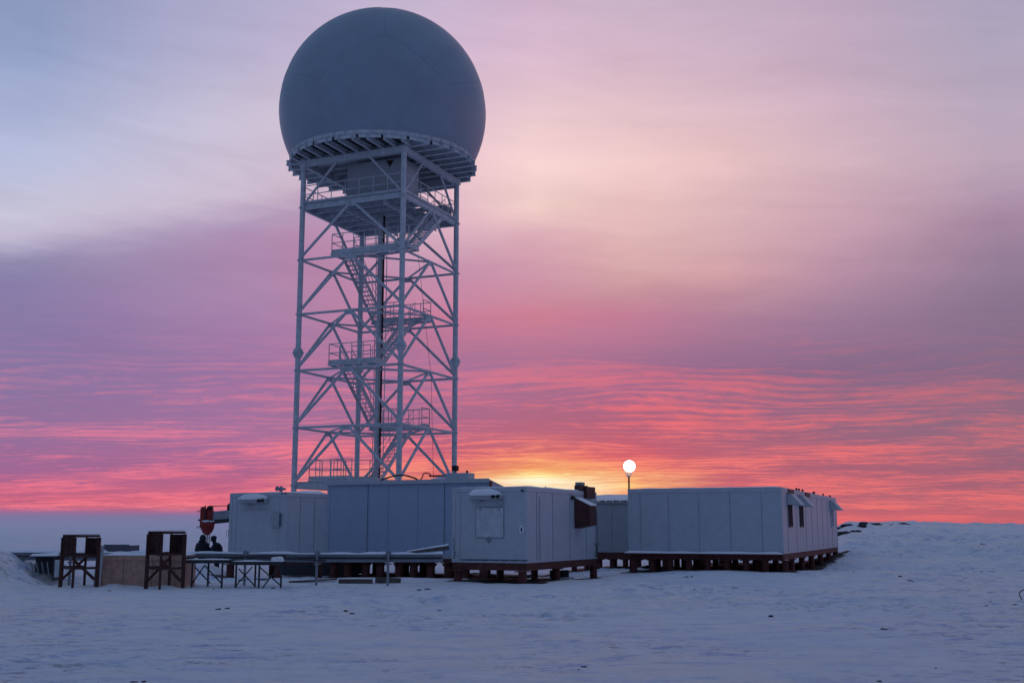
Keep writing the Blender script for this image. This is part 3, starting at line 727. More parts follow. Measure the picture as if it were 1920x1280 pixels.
rf.box(-.10, XW + .05, -.125, -.101, z1 - .06, z1 + .10)
rfo = rf.build('roof', 'wall', t)
MB().box(XW + .031, XW + .05, -.10, .16, z1 - .42, z1 + .012).build('gutter_bracket', 'hood', t)
pl = []
for i, x in enumerate((.3, 1.0, 1.9, 2.6, 3.5, 4.2, 5.0, 5.8, 6.6, 7.4)): pl.append((x, .15))
for x in (.7, 2.2, 3.1, 4.6, 6.2): pl.append((x, 3.0))
base(t, 0, XW, 0, DEP, z0, pl, zg=-.75, r=.17, hgt=.26, flare=True)
sk = MB(); sk.box(0, XW, -.02, .0, z0 - .14, z0 - .012); sk.build('sill_board', 'wall2', t)
# things on that roof
def rp(t_, x, y, z):
    p = Matrix.Rotation(-R_(24), 3, 'Z') @ Vector((x, y, 0)); return (-7.97 + p.x, 49.1 + p.y, z)
o = empty('roof_unit', rp(t, 5.95, .6, z1 - .05), R_(-24), 'low pale box with a dark camera on its post, on the middle shelter roof', 'roof unit')
MB().box(-.45, .62, -.25, .4, .06, .42).build('housing', 'wall', o, bevel=.02)
k = MB(); k.tube([(-.10, 0, .421), (-.10, 0, .52)], .035, 8); k.build('post', 'pipe', o)
k = MB(); k.box(-.20, .02, -.14, .14, .521, .74); k.build('camera_head', 'black', o, bevel=.03)
MB().tube([(.46, 0, .421), (.46, 0, .52)], .05, 10).build('vent_cap', 'black', o)
o = empty('roof_hatch', rp(t, 4.9, .9, z1 - .12), R_(-24), 'snowy sloping cover beside the camera box on the middle roof', 'roof cover')
k = MB(); k.add([(-1.0, -.3, .08), (.3, -.3, .08), (.3, .5, .08), (-1.0, .5, .08), (-.95, -.3, .12), (.3, -.3, .38), (.3, .5, .38), (-.95, .5, .12)], [(0, 3, 2, 1), (4, 5, 6, 7), (0, 1, 5, 4), (1, 2, 6, 5), (2, 3, 7, 6), (3, 0, 4, 7)])
k.build('cover', 'cap', o, bevel=.03)
MB().box(-.35, .28, -.2, .3, .385, .44).build('lid', 'dark', o)
hs = []
for i in range(22):
    a = math.pi * i / 21; hs.append((1.15 - 1.0 * math.cos(a), .2 + .3 * math.sin(a * 2), .10 + .26 * math.sin(a)))
o = MB(); o.tube(hs, .035, 8); ob = o.build('cable_loop', 'black'); ob.location = rp(t, 2.0, .4, z1 - .02); ob.rotation_euler = (0, 0, R_(-24))
tag(ob, 'black hose looped in an arc on the roof of the middle shelter', 'hose')
hs = [(.6 * i / 10, .1 * math.sin(i), .05 + .32 * math.sin(math.pi * min(1, i / 12))) for i in range(11)]
o = MB(); o.tube(hs, .025, 8); ob = o.build('cable_loop', 'black'); ob.location = rp(t, 4.3, .3, z1 + .02); ob.rotation_euler = (0, 0, R_(-24))
tag(ob, 'short black cable curving up beside the snowy roof cover', 'cable')

# --- linking corridor between the near and the right shelters
t = frame('link_corridor', 2.45, 53.25, 22.5, 0, 'low grey corridor with snowy corrugated roof, left of the long right block', 'corridor')
z0, z1 = .73, 3.00
shelter_walls(t, 0, 5.0, 0, 2.6, z0, z1, seamF=(1.1, 2.3, 3.5, 4.7), m='wall2', trim=.03)
rf = MB(); n_ = 60; vs = []
for i in range(n_ + 1):
    x = -.05 + 5.1 * i / n_; b_ = .022 * math.sin(i * math.pi / 2)
    vs += [(x, -.12, z1 + .03 + b_), (x, 1.35, z1 + .30 + b_)]
rf.add(vs, [(2 * i, 2 * i + 2, 2 * i + 3, 2 * i + 1) for i in range(n_)]); ro = rf.build('roof', 'wall2', t)
MB().box(-.02, 5.02, -.10, -.024, z1 - .06, z1 + .04).build('eave_board', 'wall2', t)
sl = MB(); vs = []; n2_ = 40
for j in range(7):
    for i in range(n2_ + 1):
        x = 0 + 5.0 * i / n2_; q = j / 6; vs.append((x, -.10 + 1.45 * q, z1 + .06 + .27 * q + (.05 + .03 * N(x, q * 2, 2, 1)) * min(1, 3 * q + .15)))
sl.add(vs, [(j * (n2_ + 1) + i, j * (n2_ + 1) + i + 1, (j + 1) * (n2_ + 1) + i + 1, (j + 1) * (n2_ + 1) + i) for j in range(6) for i in range(n2_)], 0, True); sl.build('roof_snow', 'cap', t)
for i in range(9):
    x = .3 + i * .55; MB().blob((x, -.13, z1 + .05), .035, .03, .035, i, .1, 8).build('eave_bolt', 'black', ro)
base(t, 0, 5.0, 0, 2.6, z0, [(.4 + .62 * i, .2) for i in range(8)] + [(.8 + .9 * i, 2.3) for i in range(5)], zg=-.6, r=.13, hgt=.30)

# --- right block of joined modules
t = frame('modular_block', 10.18, 42.9, 22.5, 0, 'long pale modular block on rows of dark red piles, with white window hoods', 'modular building')
z0, z1 = .86, 3.33; DEP = 17.2
shelter_walls(t, -6.0, 0, 0, DEP, z0, z1, seamF=(-.76, -1.96, -3.18, -4.38, -5.52), seamR=(1.24, 3.5, 6.2, 8.0, 9.8, 11.6, 13.4, 15.2), trim=.16)
pl = [(-5.85 + .735 * i, .12) for i in range(9)] + [(-5.5 + .8 * i, 2.4) for i in range(7)] + [(-5.7 + 1.3 * i, 5.0) for i in range(5)]
pl += [(-.12, y) for y in (2.6, 5.4, 8.2, 11.2, 14.2, 17.0)] + [(-5.8, y) for y in (8, 12, 16)]
base(t, -6.0, 0, 0, DEP, z0, pl, zg=-.3, r=.125, hgt=.22)
r = snow_slab(-6.15, .0, -.26, -.022, z0 - .012, .07, 8, 60, 6, .4, 0); r.build('ledge_snow', 'cap', t)
MB().box(-6.1, .0, -.24, -.001, z0 - .06, z0 - .0125).build('ledge', 'red', t)
r = snow_slab(-5.98, -.02, .02, DEP - .05, z1 + .012, .05, 5, 30, 40); r.build('roof_snow', 'cap', t)
for (yc, wd, hz, win) in ((1.9, 1.15, 2.98, 1), (4.85, 1.2, 2.98, 2), (15.2, 1.2, 2.98, 0)):
    a = MB(); y0_, y1_ = yc - wd / 2, yc + wd / 2
    pr = [(.018, hz + .18), (.16, hz + .15), (.52, hz - .26), (.50, hz - .29), (.14, hz + .11), (.018, hz + .14)]
    a.add([(x, y0_, z) for x, z in pr] + [(x, y1_, z) for x, z in pr], [tuple(reversed(range(6))), tuple(range(6, 12))] + [(i, (i + 1) % 6, (i + 1) % 6 + 6, i + 6) for i in range(6)])
    for y in (y0_, y1_ - .02):
        a.add([(.018, y, hz + .135), (.14, y, hz + .105), (.50, y, hz - .29), (.018, y, hz - .27), (.018, y + .02, hz + .135), (.14, y + .02, hz + .105), (.50, y + .02, hz - .29), (.018, y + .02, hz - .27)],
              [(3, 2, 1, 0), (4, 5, 6, 7), (0, 1, 5, 4), (1, 2, 6, 5), (2, 3, 7, 6), (3, 0, 4, 7)])
    a.build('window_hood', 'wall', t)
    w_ = MB()
    y0w, y1w = yc - .42, yc + .42; zw0, zw1 = 1.85, hz - .05
    for bxx in ((y0w, y0w + .07, zw0, zw1), (y1w - .07, y1w, zw0, zw1), (y0w + .071, y1w - .071, zw0, zw0 + .07), (y0w + .071, y1w - .071, zw1 - .07, zw1), (yc - .03, yc + .03, zw0 + .071, zw1 - .071)):
        w_.box(.001, .05, bxx[0], bxx[1], bxx[2], bxx[3])
    wo_ = w_.build('window', 'dark' if win else 'wall', t)
    MB().box(.001, .018, y0w + .06, y1w - .06, zw0 + .06, zw1 - .06).build('pane', 'glass' if win else 'hatch', wo_)
for (y, l_) in ((1.5, 1.3), (6.1, 1.3)):
    MB().box(.024, .06, y, y + l_, z1 - .19, z1 - .01).build('red_eave_board', 'hood', t)
random.seed(11)
for y in (3.9, 4.6, 5.6, 8.9, 9.2, 12.3, 14.9):
    MB().blob((.0, y, z1 + .06), .05, .06, .05, y, .2, 8).build('eave_bolt', 'black', t)
# yard lamp clamped to the block's left corner
o = empty('yard_lamp', (4.725, 45.75, .2), 0, 'lit white globe lamp on thin dark pole at left corner of right block', 'lamp')
MB().tube([(0, 0, -.3), (0, 0, 3.70)], .035, 10).build('pole', 'rust', o)
cg = MB()
for i in range(6):
    a = i * math.pi / 3; cg.tube([(.03 * math.cos(a), .03 * math.sin(a), 3.67), (.13 * math.cos(a), .13 * math.sin(a), 3.77), (.12 * math.cos(a), .12 * math.sin(a), 3.87)], .012, 6)
cg.lathe([(.0, 3.65), (.07, 3.66), (.07, 3.71), (0, 3.72)], 12)
cg.build('lamp_cage', 'hatch', o)
MB().blob((.03, 0, 4.08), .245, .245, .245, 0, 0, 28).build('globe', 'lamp', o)

# ------------------------------------------------------------------ snowy pipeline on posts
def lift(px, Y): return (px - 960) / 2137 * Y
o = empty('pipeline', (-8.0, 36.8, 0), 0, 'long grey twin pipe topped with snow, on thin posts before the shelters', 'pipeline')
Pp = lambda x, y, z: (x + 8.0, y - 36.8, z)
pts = [Pp(-19.5, 38.6, .97), Pp(-15.5, 37.6, .97), Pp(-12, 36.9, .97), Pp(-8, 36.6, .95), Pp(-5, 36.5, .94), Pp(-2.2, 36.4, .95)]
MB().tube(pts, .058, 10).build('upper_pipe', 'pipe', o)
MB().tube([(a, b - .02, c - .15) for a, b, c in pts], .055, 10).build('lower_pipe', 'pipe', o)
MB().tube([(a, b - .10, c - .075) for a, b, c in pts], .022, 6).build('cable', 'black', o)
sn = MB(); prev = None; vs = []; fs = []
def pl_at(s):
    for a, b in zip(pts, pts[1:]):
        if a[0] <= s <= b[0] + 1e-6:
            k = (s - a[0]) / (b[0] - a[0]); return a[1] + (b[1] - a[1]) * k, a[2] + (b[2] - a[2]) * k
    return pts[-1][1], pts[-1][2]
ns = 240; K = 8
for i in range(ns + 1):
    x = pts[0][0] + (pts[-1][0] - pts[0][0]) * i / ns; y, z = pl_at(x)
    hgt = .055 + .05 * N(x, 0, .9) + .03 * N(x, 3, 3.1); ww = .075 + .02 * N(x, 6, 2)
    for k in range(K + 1):
        a = math.pi * k / K; vs.append((x, y + ww * math.cos(a), z + .045 + max(.03, hgt) * math.sin(a)))
for i in range(ns):
    for k in range(K): fs.append((i * (K + 1) + k, i * (K + 1) + k + 1, (i + 1) * (K + 1) + k + 1, (i + 1) * (K + 1) + k))
sn.add(vs, fs, 0, True); sn.build('snow_strip', 'cap', o)
for x in (-18.6, -14.35, -8.5, -6.2, -3.93):
    y, z = pl_at(x + 8.0)
    m = MB(); m.tube([(x + 8, y - .16, -.15), (x + 8, y - .16, z + .16)], .042, 10); m.box(x + 8 - .09, x + 8 + .09, y - .2, y + .1, z - .28, z - .24); m.box(x + 7.92, x + 8.08, y - .13, y + .1, z + .0, z + .13)
    m.build('post', 'pipe', o)
# grey plank ramp joining the pipeline to the near shelter
o = MB(); o.add([(0, 0, 0), (1.35, .1, .12), (1.35, .5, .12), (0, .4, 0), (0, 0, .06), (1.35, .1, .26), (1.35, .5, .26), (0, .4, .06)], [(0, 3, 2, 1), (4, 5, 6, 7), (0, 1, 5, 4), (1, 2, 6, 5), (2, 3, 7, 6), (3, 0, 4, 7)])
o.add([(0, .0, .065), (1.35, .1, .265), (1.35, .5, .265), (0, .4, .065), (0, .03, .09), (1.35, .13, .32), (1.35, .47, .32), (0, .37, .09)], [(0, 1, 5, 4), (4, 5, 6, 7)], 1)
ob = o.build('plank', ['timber', 'cap']); ob.location = (-3.45, 37.6, .98)
tag(ob, 'snowy sloping plank at the right end of the pipeline, against the near shelter', 'plank')

# ------------------------------------------------------------------ rusty steel stands
def plate(m, a, b, z0, z1, holes, th=.012):
    """vertical plate from a to b with real square holes (fractions of width, height)"""
    a, b = Vector((*a, 0)), Vector((*b, 0)); L = (b - a).length; d = (b - a).normalized(); n_ = Vector((-d.y, d.x, 0)) * th
    hs = .034; us = sorted({0, L} | {q for h in holes for q in (h[0] * L - hs, h[0] * L + hs)})
    zs = sorted({0, z1 - z0} | {q for h in holes for q in (h[1] * (z1 - z0) - hs, h[1] * (z1 - z0) + hs)})
    for i in range(len(us) - 1):
        for j in range(len(zs) - 1):
            uc, zc = (us[i] + us[i + 1]) / 2, (zs[j] + zs[j + 1]) / 2
            if any(abs(uc - h[0] * L) < hs and abs(zc - h[1] * (z1 - z0)) < hs for h in holes): continue
            q = [a + d * us[i] + Vector((0, 0, z0 + zs[j])), a + d * us[i + 1] + Vector((0, 0, z0 + zs[j])), a + d * us[i + 1] + Vector((0, 0, z0 + zs[j + 1])), a + d * us[i] + Vector((0, 0, z0 + zs[j + 1]))]
            m.add(q + [p + n_ for p in q], [(0, 1, 2, 3), (7, 6, 5, 4)])
    c = [a, b, b + n_, a + n_]
    for p, q in zip(c, c[1:] + c[:1]):
        m.add([p + Vector((0, 0, z0)), q + Vector((0, 0, z0)), q + Vector((0, 0, z1)), p + Vector((0, 0, z1))], [(0, 1, 2, 3)])
def stand(X, Y, H, k, label, hl, hr):
    o = empty('steel_stand', (X, Y, gz(X, Y)), 0, label, 'steel stand', 'rusty steel stands by the wooden crate')
    A, B, C, Dd = (0, 0), (.57 * k, -.52), (.53 * k, .52), (1.10 * k, 0)
    for p in (A, B, C, Dd):
        th = .095 if p in (A, Dd) else .06
        m = MB(); m.box(p[0] - th / 2, p[0] + th / 2, p[1] - th / 2, p[1] + th / 2, -.12, H - .09); m.build('leg', 'rust', o)
    zp = H * .60
    m = MB(); plate(m, (A[0], A[1] - .055), (B[0], B[1] - .04), zp, H - .05, hl); m.build('gusset_plate', 'rust', o)
    m = MB(); plate(m, (C[0], C[1] - .055), (Dd[0] + .04, Dd[1] - .055), zp, H - .10, hr); m.build('gusset_plate', 'rust', o)
    m = MB(); m.bar((A[0], A[1], H - .045), (C[0] + .02, C[1], H - .045), .10, .085); m.build('top_beam', 'rust', o)
    m = MB(); m.bar((B[0], B[1], H - .045), (Dd[0], Dd[1], H - .045), .10, .07); tb = m.build('top_beam', 'rust', o)
    MB().bar((B[0] + .1, B[1] + .05, H + .01), (Dd[0] - .03, Dd[1] - .02, H + .01), .09, .035).build('snow_cap', 'cap', tb)
    for z in (zp, H * .36):
        MB().bar((B[0] + .03, B[1] + .02, z), (Dd[0] - .05, Dd[1], z), .05, .07).build('cross_rail', 'rust', o)
        MB().bar((A[0] + .05, A[1] + .02, z + .02), (C[0] - .03, C[1], z + .02), .05, .07).build('cross_rail', 'rust', o)
        MB().bar((A[0] + .05, A[1] - .03, z), (B[0] - .03, B[1] + .03, z), .05, .06).build('cross_rail', 'rust', o)
    MB().bar((A[0] + .05, A[1] - .06, H * .14), (C[0], C[1] - .06, H * .53), .03, .075).build('cross_brace', 'rust', o)
    MB().bar((B[0], B[1] + .05, H * .50), (Dd[0] - .05, Dd[1] - .06, H * .14), .03, .085).build('cross_brace', 'rust', o)
    return o
stand(-13.72, 34.9, 1.56, 1.0, 'shorter rusty steel stand at the left end of the wooden crate', [(.4, .28), (.7, .28), (.4, .78), (.7, .78)], [(.42, .62), (.66, .62)])
stand(-11.02, 34.6, 1.72, 1.0, 'taller rusty steel stand before the right end of the wooden crate', [(.75, .3), (.75, .72)], [(.32, .62), (.56, .62)])

# wooden crate
X0, X1 = lift(190, 35.5), lift(347, 35.5)
o = empty('wooden_crate', ((X0 + X1) / 2, 35.5, -.12), R_(-2), 'large tan plywood crate with snow on its lid, between the two rusty stands', 'crate')
hw = (X1 - X0) / 2; H = 1.08
MB().box(-hw, hw, 0, 1.3, 0, H).build('panel', 'wood', o, bevel=.01)
fr = MB(); fr.box(-hw - .02, hw + .02, -.03, -.001, H - .13, H + .01); fr.box(-hw - .03, -hw + .08, -.03, -.001, 0, H - .131)
for xx in (-.55, .35, .95): fr.box(xx - .006, xx + .006, -.006, -.001, .02, H - .14, 1)
fr.build('batten', ['wood', 'timber'], o)
snow_slab(-hw, hw, 0, 1.28, H + .01, .05, 3).build('snow_cap', 'cap', o)
o = MB(); o.box(-.1, .1, -.02, .02, -.1, 1.28); ob = o.build('white_board', 'hatch'); ob.location = (lift(187, 35.2), 35.2, 0); ob.rotation_euler = (0, R_(3), R_(20))
tag(ob, 'narrow white board standing between the left rusty stand and the crate', 'board')
o = empty('grey_bin', (lift(218, 38.9), 38.9, 0), R_(-4), 'dark grey open bin behind the wooden crate, white sheet over its edge', 'bin')
m = MB(); m.box(-.40, .48, 0, .03, 0, 1.26); m.box(-.40, .48, .8, .83, 0, 1.20); m.box(-.43, -.401, 0, .83, 0, 1.23); m.box(.481, .51, 0, .83, 0, 1.23); m.build('shell', 'greybox', o)
m = MB(); vs = []
for i in range(13):
    a = i / 12; x = -.62 + 1.15 * a; z = 1.26 - .42 * math.sin(a * 1.7) ; vs += [(x, -.04 - .03 * math.sin(a * 9), z), (x, -.05, z - .12 - .1 * math.sin(a * 3))]
m.add(vs, [(2 * i, 2 * i + 1, 2 * i + 3, 2 * i + 2) for i in range(12)], 0, True); so_ = m.build('sheet', 'cap', o)
md = so_.modifiers.new('thick', 'SOLIDIFY'); md.thickness = .015

# trestles between the stand and the shelters
def trestle(px0, px1, Y, label, seed, legs, H=.76):
    xa, xb = lift(px0, Y), lift(px1, Y); cx = (xa + xb) / 2
    o = empty('steel_trestle', (cx, Y, gz(cx, Y) - .02), 0, label, 'trestle', 'low steel trestles left of the shelters')
    a, b = xa - cx, xb - cx; dd = .55
    for y in (0, dd): MB().bar((a, y, H), (b, y, H - .01), .05, .07).build('top_rail', 'dark', o)
    bd = MB()
    random.seed(seed)
    bd.box(a + .02, b - .02, .03, dd - .03, H + .036, H + .06)
    bo = bd.build('top_board', 'timber', o)
    snow_slab(a + .05, b - .05, .03, dd - .03, H + .061, .022, seed, 24, 6, 1.2, 0).build('snow_cap', 'cap', bo)
    for (p, yy) in legs:
        x = lift(p, Y) - cx; MB().bar((x, yy, -.08), (x, yy, H - .036), .05, .05).build('leg', 'dark', o)
    for (p, q, z0, z1) in ((legs[0][0], legs[1][0], .1, H - .1), (legs[-1][0], legs[-2][0], .1, H - .1), (legs[0][0] + 34, legs[0][0] + 4, .12, H - .15)):
        MB().bar((lift(p, Y) - cx, .03, z0), (lift(q, Y) - cx, .03, z1), .03, .035).build('brace', 'dark', o)
    return o
trestle(347, 432, 35.2, 'snowy steel trestle touching the taller rusty stand', 4, [(364, 0), (386, .5), (420, 0)])
trestle(434, 534, 35.0, 'snowy steel trestle at the right, ending with a slanting strut', 9, [(446, 0), (475, .5), (489, 0), (530, 0)])
# snow lumps and offcuts on the trestles
for i, (px, s_) in enumerate(((366, .12), (397, .1), (520, .22))):
    o = MB().blob((0, 0, 0), s_, s_ * .8, s_ * .45, i, .25, 12, flat=-.03).build('snow_lump', 'cap')
    o.location = (lift(px, 35.2), 35.35, .84)
    tag(o, ['leftmost snow lump on the trestle beside the taller stand', 'middle snow lump on the trestle beside the taller stand', 'largest snow lump at the right end of the right trestle'][i], 'snow lump', 'snow lumps on the trestles')
# long bent pole lying on the trestles
ob = MB().tube([(0, 0, 0), (2.2, .05, .02), (4.4, -.05, -.08)], .03, 8).build('steel_pole', 'dark'); ob.location = (lift(350, 35.6), 35.5, .90)
tag(ob, 'dark steel pole lying along the tops of both trestles', 'pole')

for i, (px, Y, z_, dx_, dz_, dy_, lb) in enumerate(((352, 35.9, .92, 1.7, -.05, .3, 'thin pole lying slantwise on the left trestle'), (533, 34.95, .80, -.62, -.85, -.2, 'slanting strut leaning from the right trestle down to the snow'),
                                            (452, 36.0, .93, 1.5, .03, -.2, 'thin pole lying across the right trestle'), (262, 39.6, .98, 1.9, -.02, .2, 'thin dark hose on the snow behind the taller stand'))):
    ob = MB().tube([(0, 0, 0), (dx_ * .5, dy_ * .5, dz_ * .5 + .015), (dx_, dy_, dz_)], .022, 6).build('steel_pole' if i < 3 else 'hose', 'dark'); ob.location = (lift(px, Y), Y, z_)
    tag(ob, lb, 'pole' if i < 3 else 'hose')
# beams and planks under the middle shelter
o = MB(); o.box(-.55, .55, -.12, .12, 0, .16); ob = o.build('timber_beam', 'timber', bevel=.01); X = lift(669, 37.9); ob.location = (X, 37.9, gz(X, 37.9) - .02)
tag(ob, 'longer dark timber beam on the snow below the middle shelter', 'beam', 'timber beams on the snow')
o = MB(); o.box(-.42, .42, -.14, .14, 0, .18); ob = o.build('timber_beam', 'timber', bevel=.01); X = lift(729, 38.2); ob.location = (X, 38.2, gz(X, 38.2) - .02); ob.rotation_euler = (0, R_(2), R_(9))
tag(ob, 'shorter dark timber beam right of the longer one, under the middle shelter', 'beam', 'timber beams on the snow')
for px, Y, L, rz, lb in ((590, 38.6, 1.6, 6, 'thin dark plank on the snow left of the timber beams'), (478, 39.5, 1.0, -4, 'thin dark plank on the snow behind the right trestle'), (1040, 41.5, 1.5, -25, 'white plank lying under the near shelter')):
    X = lift(px, Y); o = MB(); o.box(-L / 2, L / 2, -.09, .09, 0, .05); ob = o.build('plank', 'hatch' if px > 1000 else 'timber'); ob.location = (X, Y, gz(X, Y) + .02); ob.rotation_euler = (R_(2), R_(-3), R_(rz)); tag(ob, lb, 'plank')
# stump like dark blocks below the near shelter
X = lift(1003, 42.6)
o = MB(); o.box(-.35, .35, -.2, .2, 0, .32); ob = o.build('concrete_block', 'dark', bevel=.02); ob.location = (X + .9, 42.6, -.05); tag(ob, 'dark square block in the shade behind the near shelter piles', 'block')

# buried hut opening in the snow bank at far left
o = empty('buried_shed', (-15.05, 36.9, 0), R_(8), 'small half buried shed with a broken dark opening in the snow bank at far left', 'shed')
m = MB(); m.box(-.42, .30, .5, .55, .35, .88); m.box(-.42, .30, .0, 1.2, .88, .92); m.box(.25, .31, -.02, 1.2, .15, .879); m.build('wall', 'deck', o)
m = MB(); m.box(.32, .52, -.05, .02, .25, .80); m.build('door_frame', 'hatch', o); snow_slab(-.45, .33, -.04, 1.2, .92, .07, 4).build('snow_cap', 'cap', o)
m = MB()
for i in range(4): m.bar((-.28 + .15 * i, -.08, .3), (-.42 + .17 * i, -.08, .74), .04, .03)
m.build('loose_slat', 'pipe', o)

# ------------------------------------------------------------------ drilling rig behind the left shelter
RX, RY = lift(389, 50.5), 50.5
o = empty('drilling_rig', (RX + 3.6, RY + 1.0, -.25), 0, 'red drill head hanging from a grey boom that comes out behind the left shelter', 'drilling rig')
def rl(x, y, z): return (x - RX - 3.6, y - RY - 1.0, z + CAMZ + .25)     # z above the eye
bz = .80
MB().bar(rl(RX + .10, RY, .52), rl(RX + 3.3, RY + .6, .86), .40, .40).build('boom', 'boom', o, bevel=.03)
MB().bar(rl(RX + .30, RY - .03, .28), rl(RX + 3.3, RY + .5, .60), .34, .16).build('boom_underside', 'dark', o)
MB().tube([rl(RX + .05, RY, .98), rl(RX + 3.0, RY + .5, 1.05)], .018, 6).build('hydraulic_hose', 'redpaint', o)
MB().blob(rl(RX + .95, RY + .1, .90), .16, .18, .22, 2, .1, 12).build('boom_knuckle', 'rust', o)
hd = MB(); c = rl(RX - .02, RY - .1, 0)
hd.box(c[0] - .26, c[0] + .02, c[1] - .2, c[1] + .2, c[2] + .02, c[2] + .86)
hd.box(c[0] + .03, c[0] + .28, c[1] - .18, c[1] + .18, c[2] + .35, c[2] + .80)
hdo = hd.build('drill_head', 'redpaint', o, bevel=.04)
MB().blob((c[0] + .12, c[1], c[2] + .88), .16, .14, .12, 5, .2, 12).build('motor', 'rust', hdo)
MB().blob((c[0] - .18, c[1], c[2] + .88), .12, .12, .07, 6, .2, 12).build('motor', 'redpaint', hdo)
MB().tube([(c[0] - .03, c[1] - .22, c[2] + .1), (c[0] - .03, c[1] - .22, c[2] + 1.0)], .03, 8).build('guide_rod', 'dark', hdo)
MB().lathe([(.0, -.28), (.10, -.26), (.20, -.16), (.29, .02), (.31, .18), (.30, .30), (.20, .34), (0, .34)], 20, (c[0] + .04, c[1], c[2] - .02)).build('drum', 'redpaint', o)
MB().blob((c[0] + .05, c[1] - .18, c[2] + .30), .24, .12, .07, 8, .3, 12, flat=-.03).build('snow_cap', 'cap', hdo)
for i, z in enumerate((.73, .78, .36, .03, .08)):
    MB().tube([(c[0] - .27, c[1] - .1, c[2] + z), (c[0] - (.42 if i != 2 else .34), c[1] - .1, c[2] + z)], .014 if i != 2 else .05, 6).build('pin', 'dark', hdo)
MB().tube([(c[0] + .05, c[1], c[2] - .30), (c[0] + .07, c[1], .2)], .035, 8).build('drill_rod', 'boom', o)
MB().tube([(c[0] + .14, c[1], c[2] - .28), (c[0] + .17, c[1] - .05, c[2] - .9)], .02, 6).build('chain', 'dark', o)
m = MB(); m.box(-.5, 3.4, -.9, 1.2, .75, 1.15); m.build('chassis', 'rust', o, bevel=.03)
m = MB(); m.box(.6, 2.2, -.8, 1.1, 1.15, 2.45); m.build('cab', 'redpaint', o, bevel=.05)
m = MB(); m.bar((-.25, .1, 1.15), (-.25, -.1, 2.85), .4, .4); m.build('boom_post', 'boom', o)
for y in (-.95, 1.0):
    m = MB(); pts_ = []
    for i in range(24):
        a = 2 * math.pi * i / 24; cx_ = 1.4 + (1.5 if math.cos(a) > 0 else -1.5) + .42 * math.cos(a); pts_.append((cx_, .42 + .42 * math.sin(a)))
    m.add([(x, y, z) for x, z in pts_] + [(x, y + .35, z) for x, z in pts_], [tuple(range(24)), tuple(reversed(range(24, 48)))] + [((i + 1) % 24, i, i + 24, (i + 1) % 24 + 24) for i in range(24)])
    m.build('track', 'dark', o)

# ------------------------------------------------------------------ people
def person(X, Y, rz, label, joints, links, radii, extra):
    o = empty('person', (X, Y, gz(X, Y) - .02), rz, label, 'person')
    me = bpy.data.meshes.new('body'); me.from_pydata([Vector(j) for j in joints], links, []); me.materials.append(MT['cloth'])
    b = bpy.data.objects.new('body', me); COL.objects.link(b); b.parent = o
    sk = b.modifiers.new('skin', 'SKIN'); sk.use_smooth_shade = True
    sv = me.skin_vertices[0].data
    for i, r_ in enumerate(radii): sv[i].radius = r_ if isinstance(r_, tuple) else (r_, r_); sv[i].use_root = (i == 0)
    s2 = b.modifiers.new('sub', 'SUBSURF'); s2.levels = 2; s2.render_levels = 2
    extra(o)
    return o
def hand(o, p, d, mats='cloth2', side=1):
    """mitten-thin glove with palm, four fingers and a thumb curled along d"""
    m = MB(); p, d = Vector(p), Vector(d).normalized(); s_ = d.cross(Vector((0, 0, 1))).normalized(); n_ = s_.cross(d)
    m.tube([p - d * .03, p + d * .03, p + d * .09], [.032, .042, .036], 8)
    for i, (L, off) in enumerate(((.065, -.03), (.078, -.01), (.074, .011), (.056, .03))):
        a = p + d * .075 + s_ * off; m.tube([a, a + d * L * .5 - n_ * .008, a + d * L * .8 - n_ * .035, a + d * L * .6 - n_ * .055], [.012, .011, .010, .008], 6)
    a = p + d * .02 - s_ * side * .035; m.tube([a, a - s_ * side * .03 + d * .03 - n_ * .01, a - s_ * side * .02 + d * .06 - n_ * .03], [.014, .012, .009], 6)
    m.build('glove', mats, o)
J = [(0, 0, .92), (0, .02, 1.10), (.0, .04, 1.32), (.0, .02, 1.46), (0, -.0, 1.55), (0, -.02, 1.66),
     (-.10, 0, .86), (-.12, -.02, .48), (-.13, .03, .08), (-.13, -.12, .05), (.10, 0, .86), (.13, -.02, .48), (.14, .03, .08), (.14, -.12, .05),
     (-.20, .02, 1.38), (-.29, .02, 1.12), (-.20, -.16, .93), (.20, .02, 1.38), (.30, -.02, 1.12), (.24, -.22, .98)]
Lk = [(0, 1), (1, 2), (2, 3), (3, 4), (4, 5), (0, 6), (6, 7), (7, 8), (8, 9), (0, 10), (10, 11), (11, 12), (12, 13), (2, 14), (14, 15), (15, 16), (2, 17), (17, 18), (18, 19)]
Rd = [(.20, .17), (.21, .18), (.20, .17), (.10, .10), (.07, .07), (.095, .11), .12, .085, .07, .055, .12, .085, .07, .055, .10, .075, .05, .10, .075, .05]
def ex1(o):
    m = MB(); m.blob((0, .01, 1.63), .135, .145, .165, 1, .03, 18); m.blob((0, .06, 1.50), .17, .14, .10, 2, .05, 16); m.build('hood', 'cloth2', o)
    m = MB(); m.lathe([(.19, -.42), (.27, -.40), (.30, -.2), (.29, .0), (.26, .16), (.17, .30), (.10, .36)], 20, (0, .03, 1.14)); m.build('parka', 'cloth', o)
    m = MB(); m.blob((0, -.125, 1.62), .07, .03, .09, 3, .02, 12); m.blob((0, -.158, 1.61), .014, .02, .022, 3, .02, 8); m.build('face', 'skin', o)
    hand(o, (-.17, -.20, .93), (.1, -1, 0)); hand(o, (.22, -.26, .98), (0, -1, .1), side=-1)
person(lift(381.5, 47.6), 47.6, R_(170), 'person in a dark hooded parka, seen from behind, left of the drill rod', J, Lk, Rd, ex1)
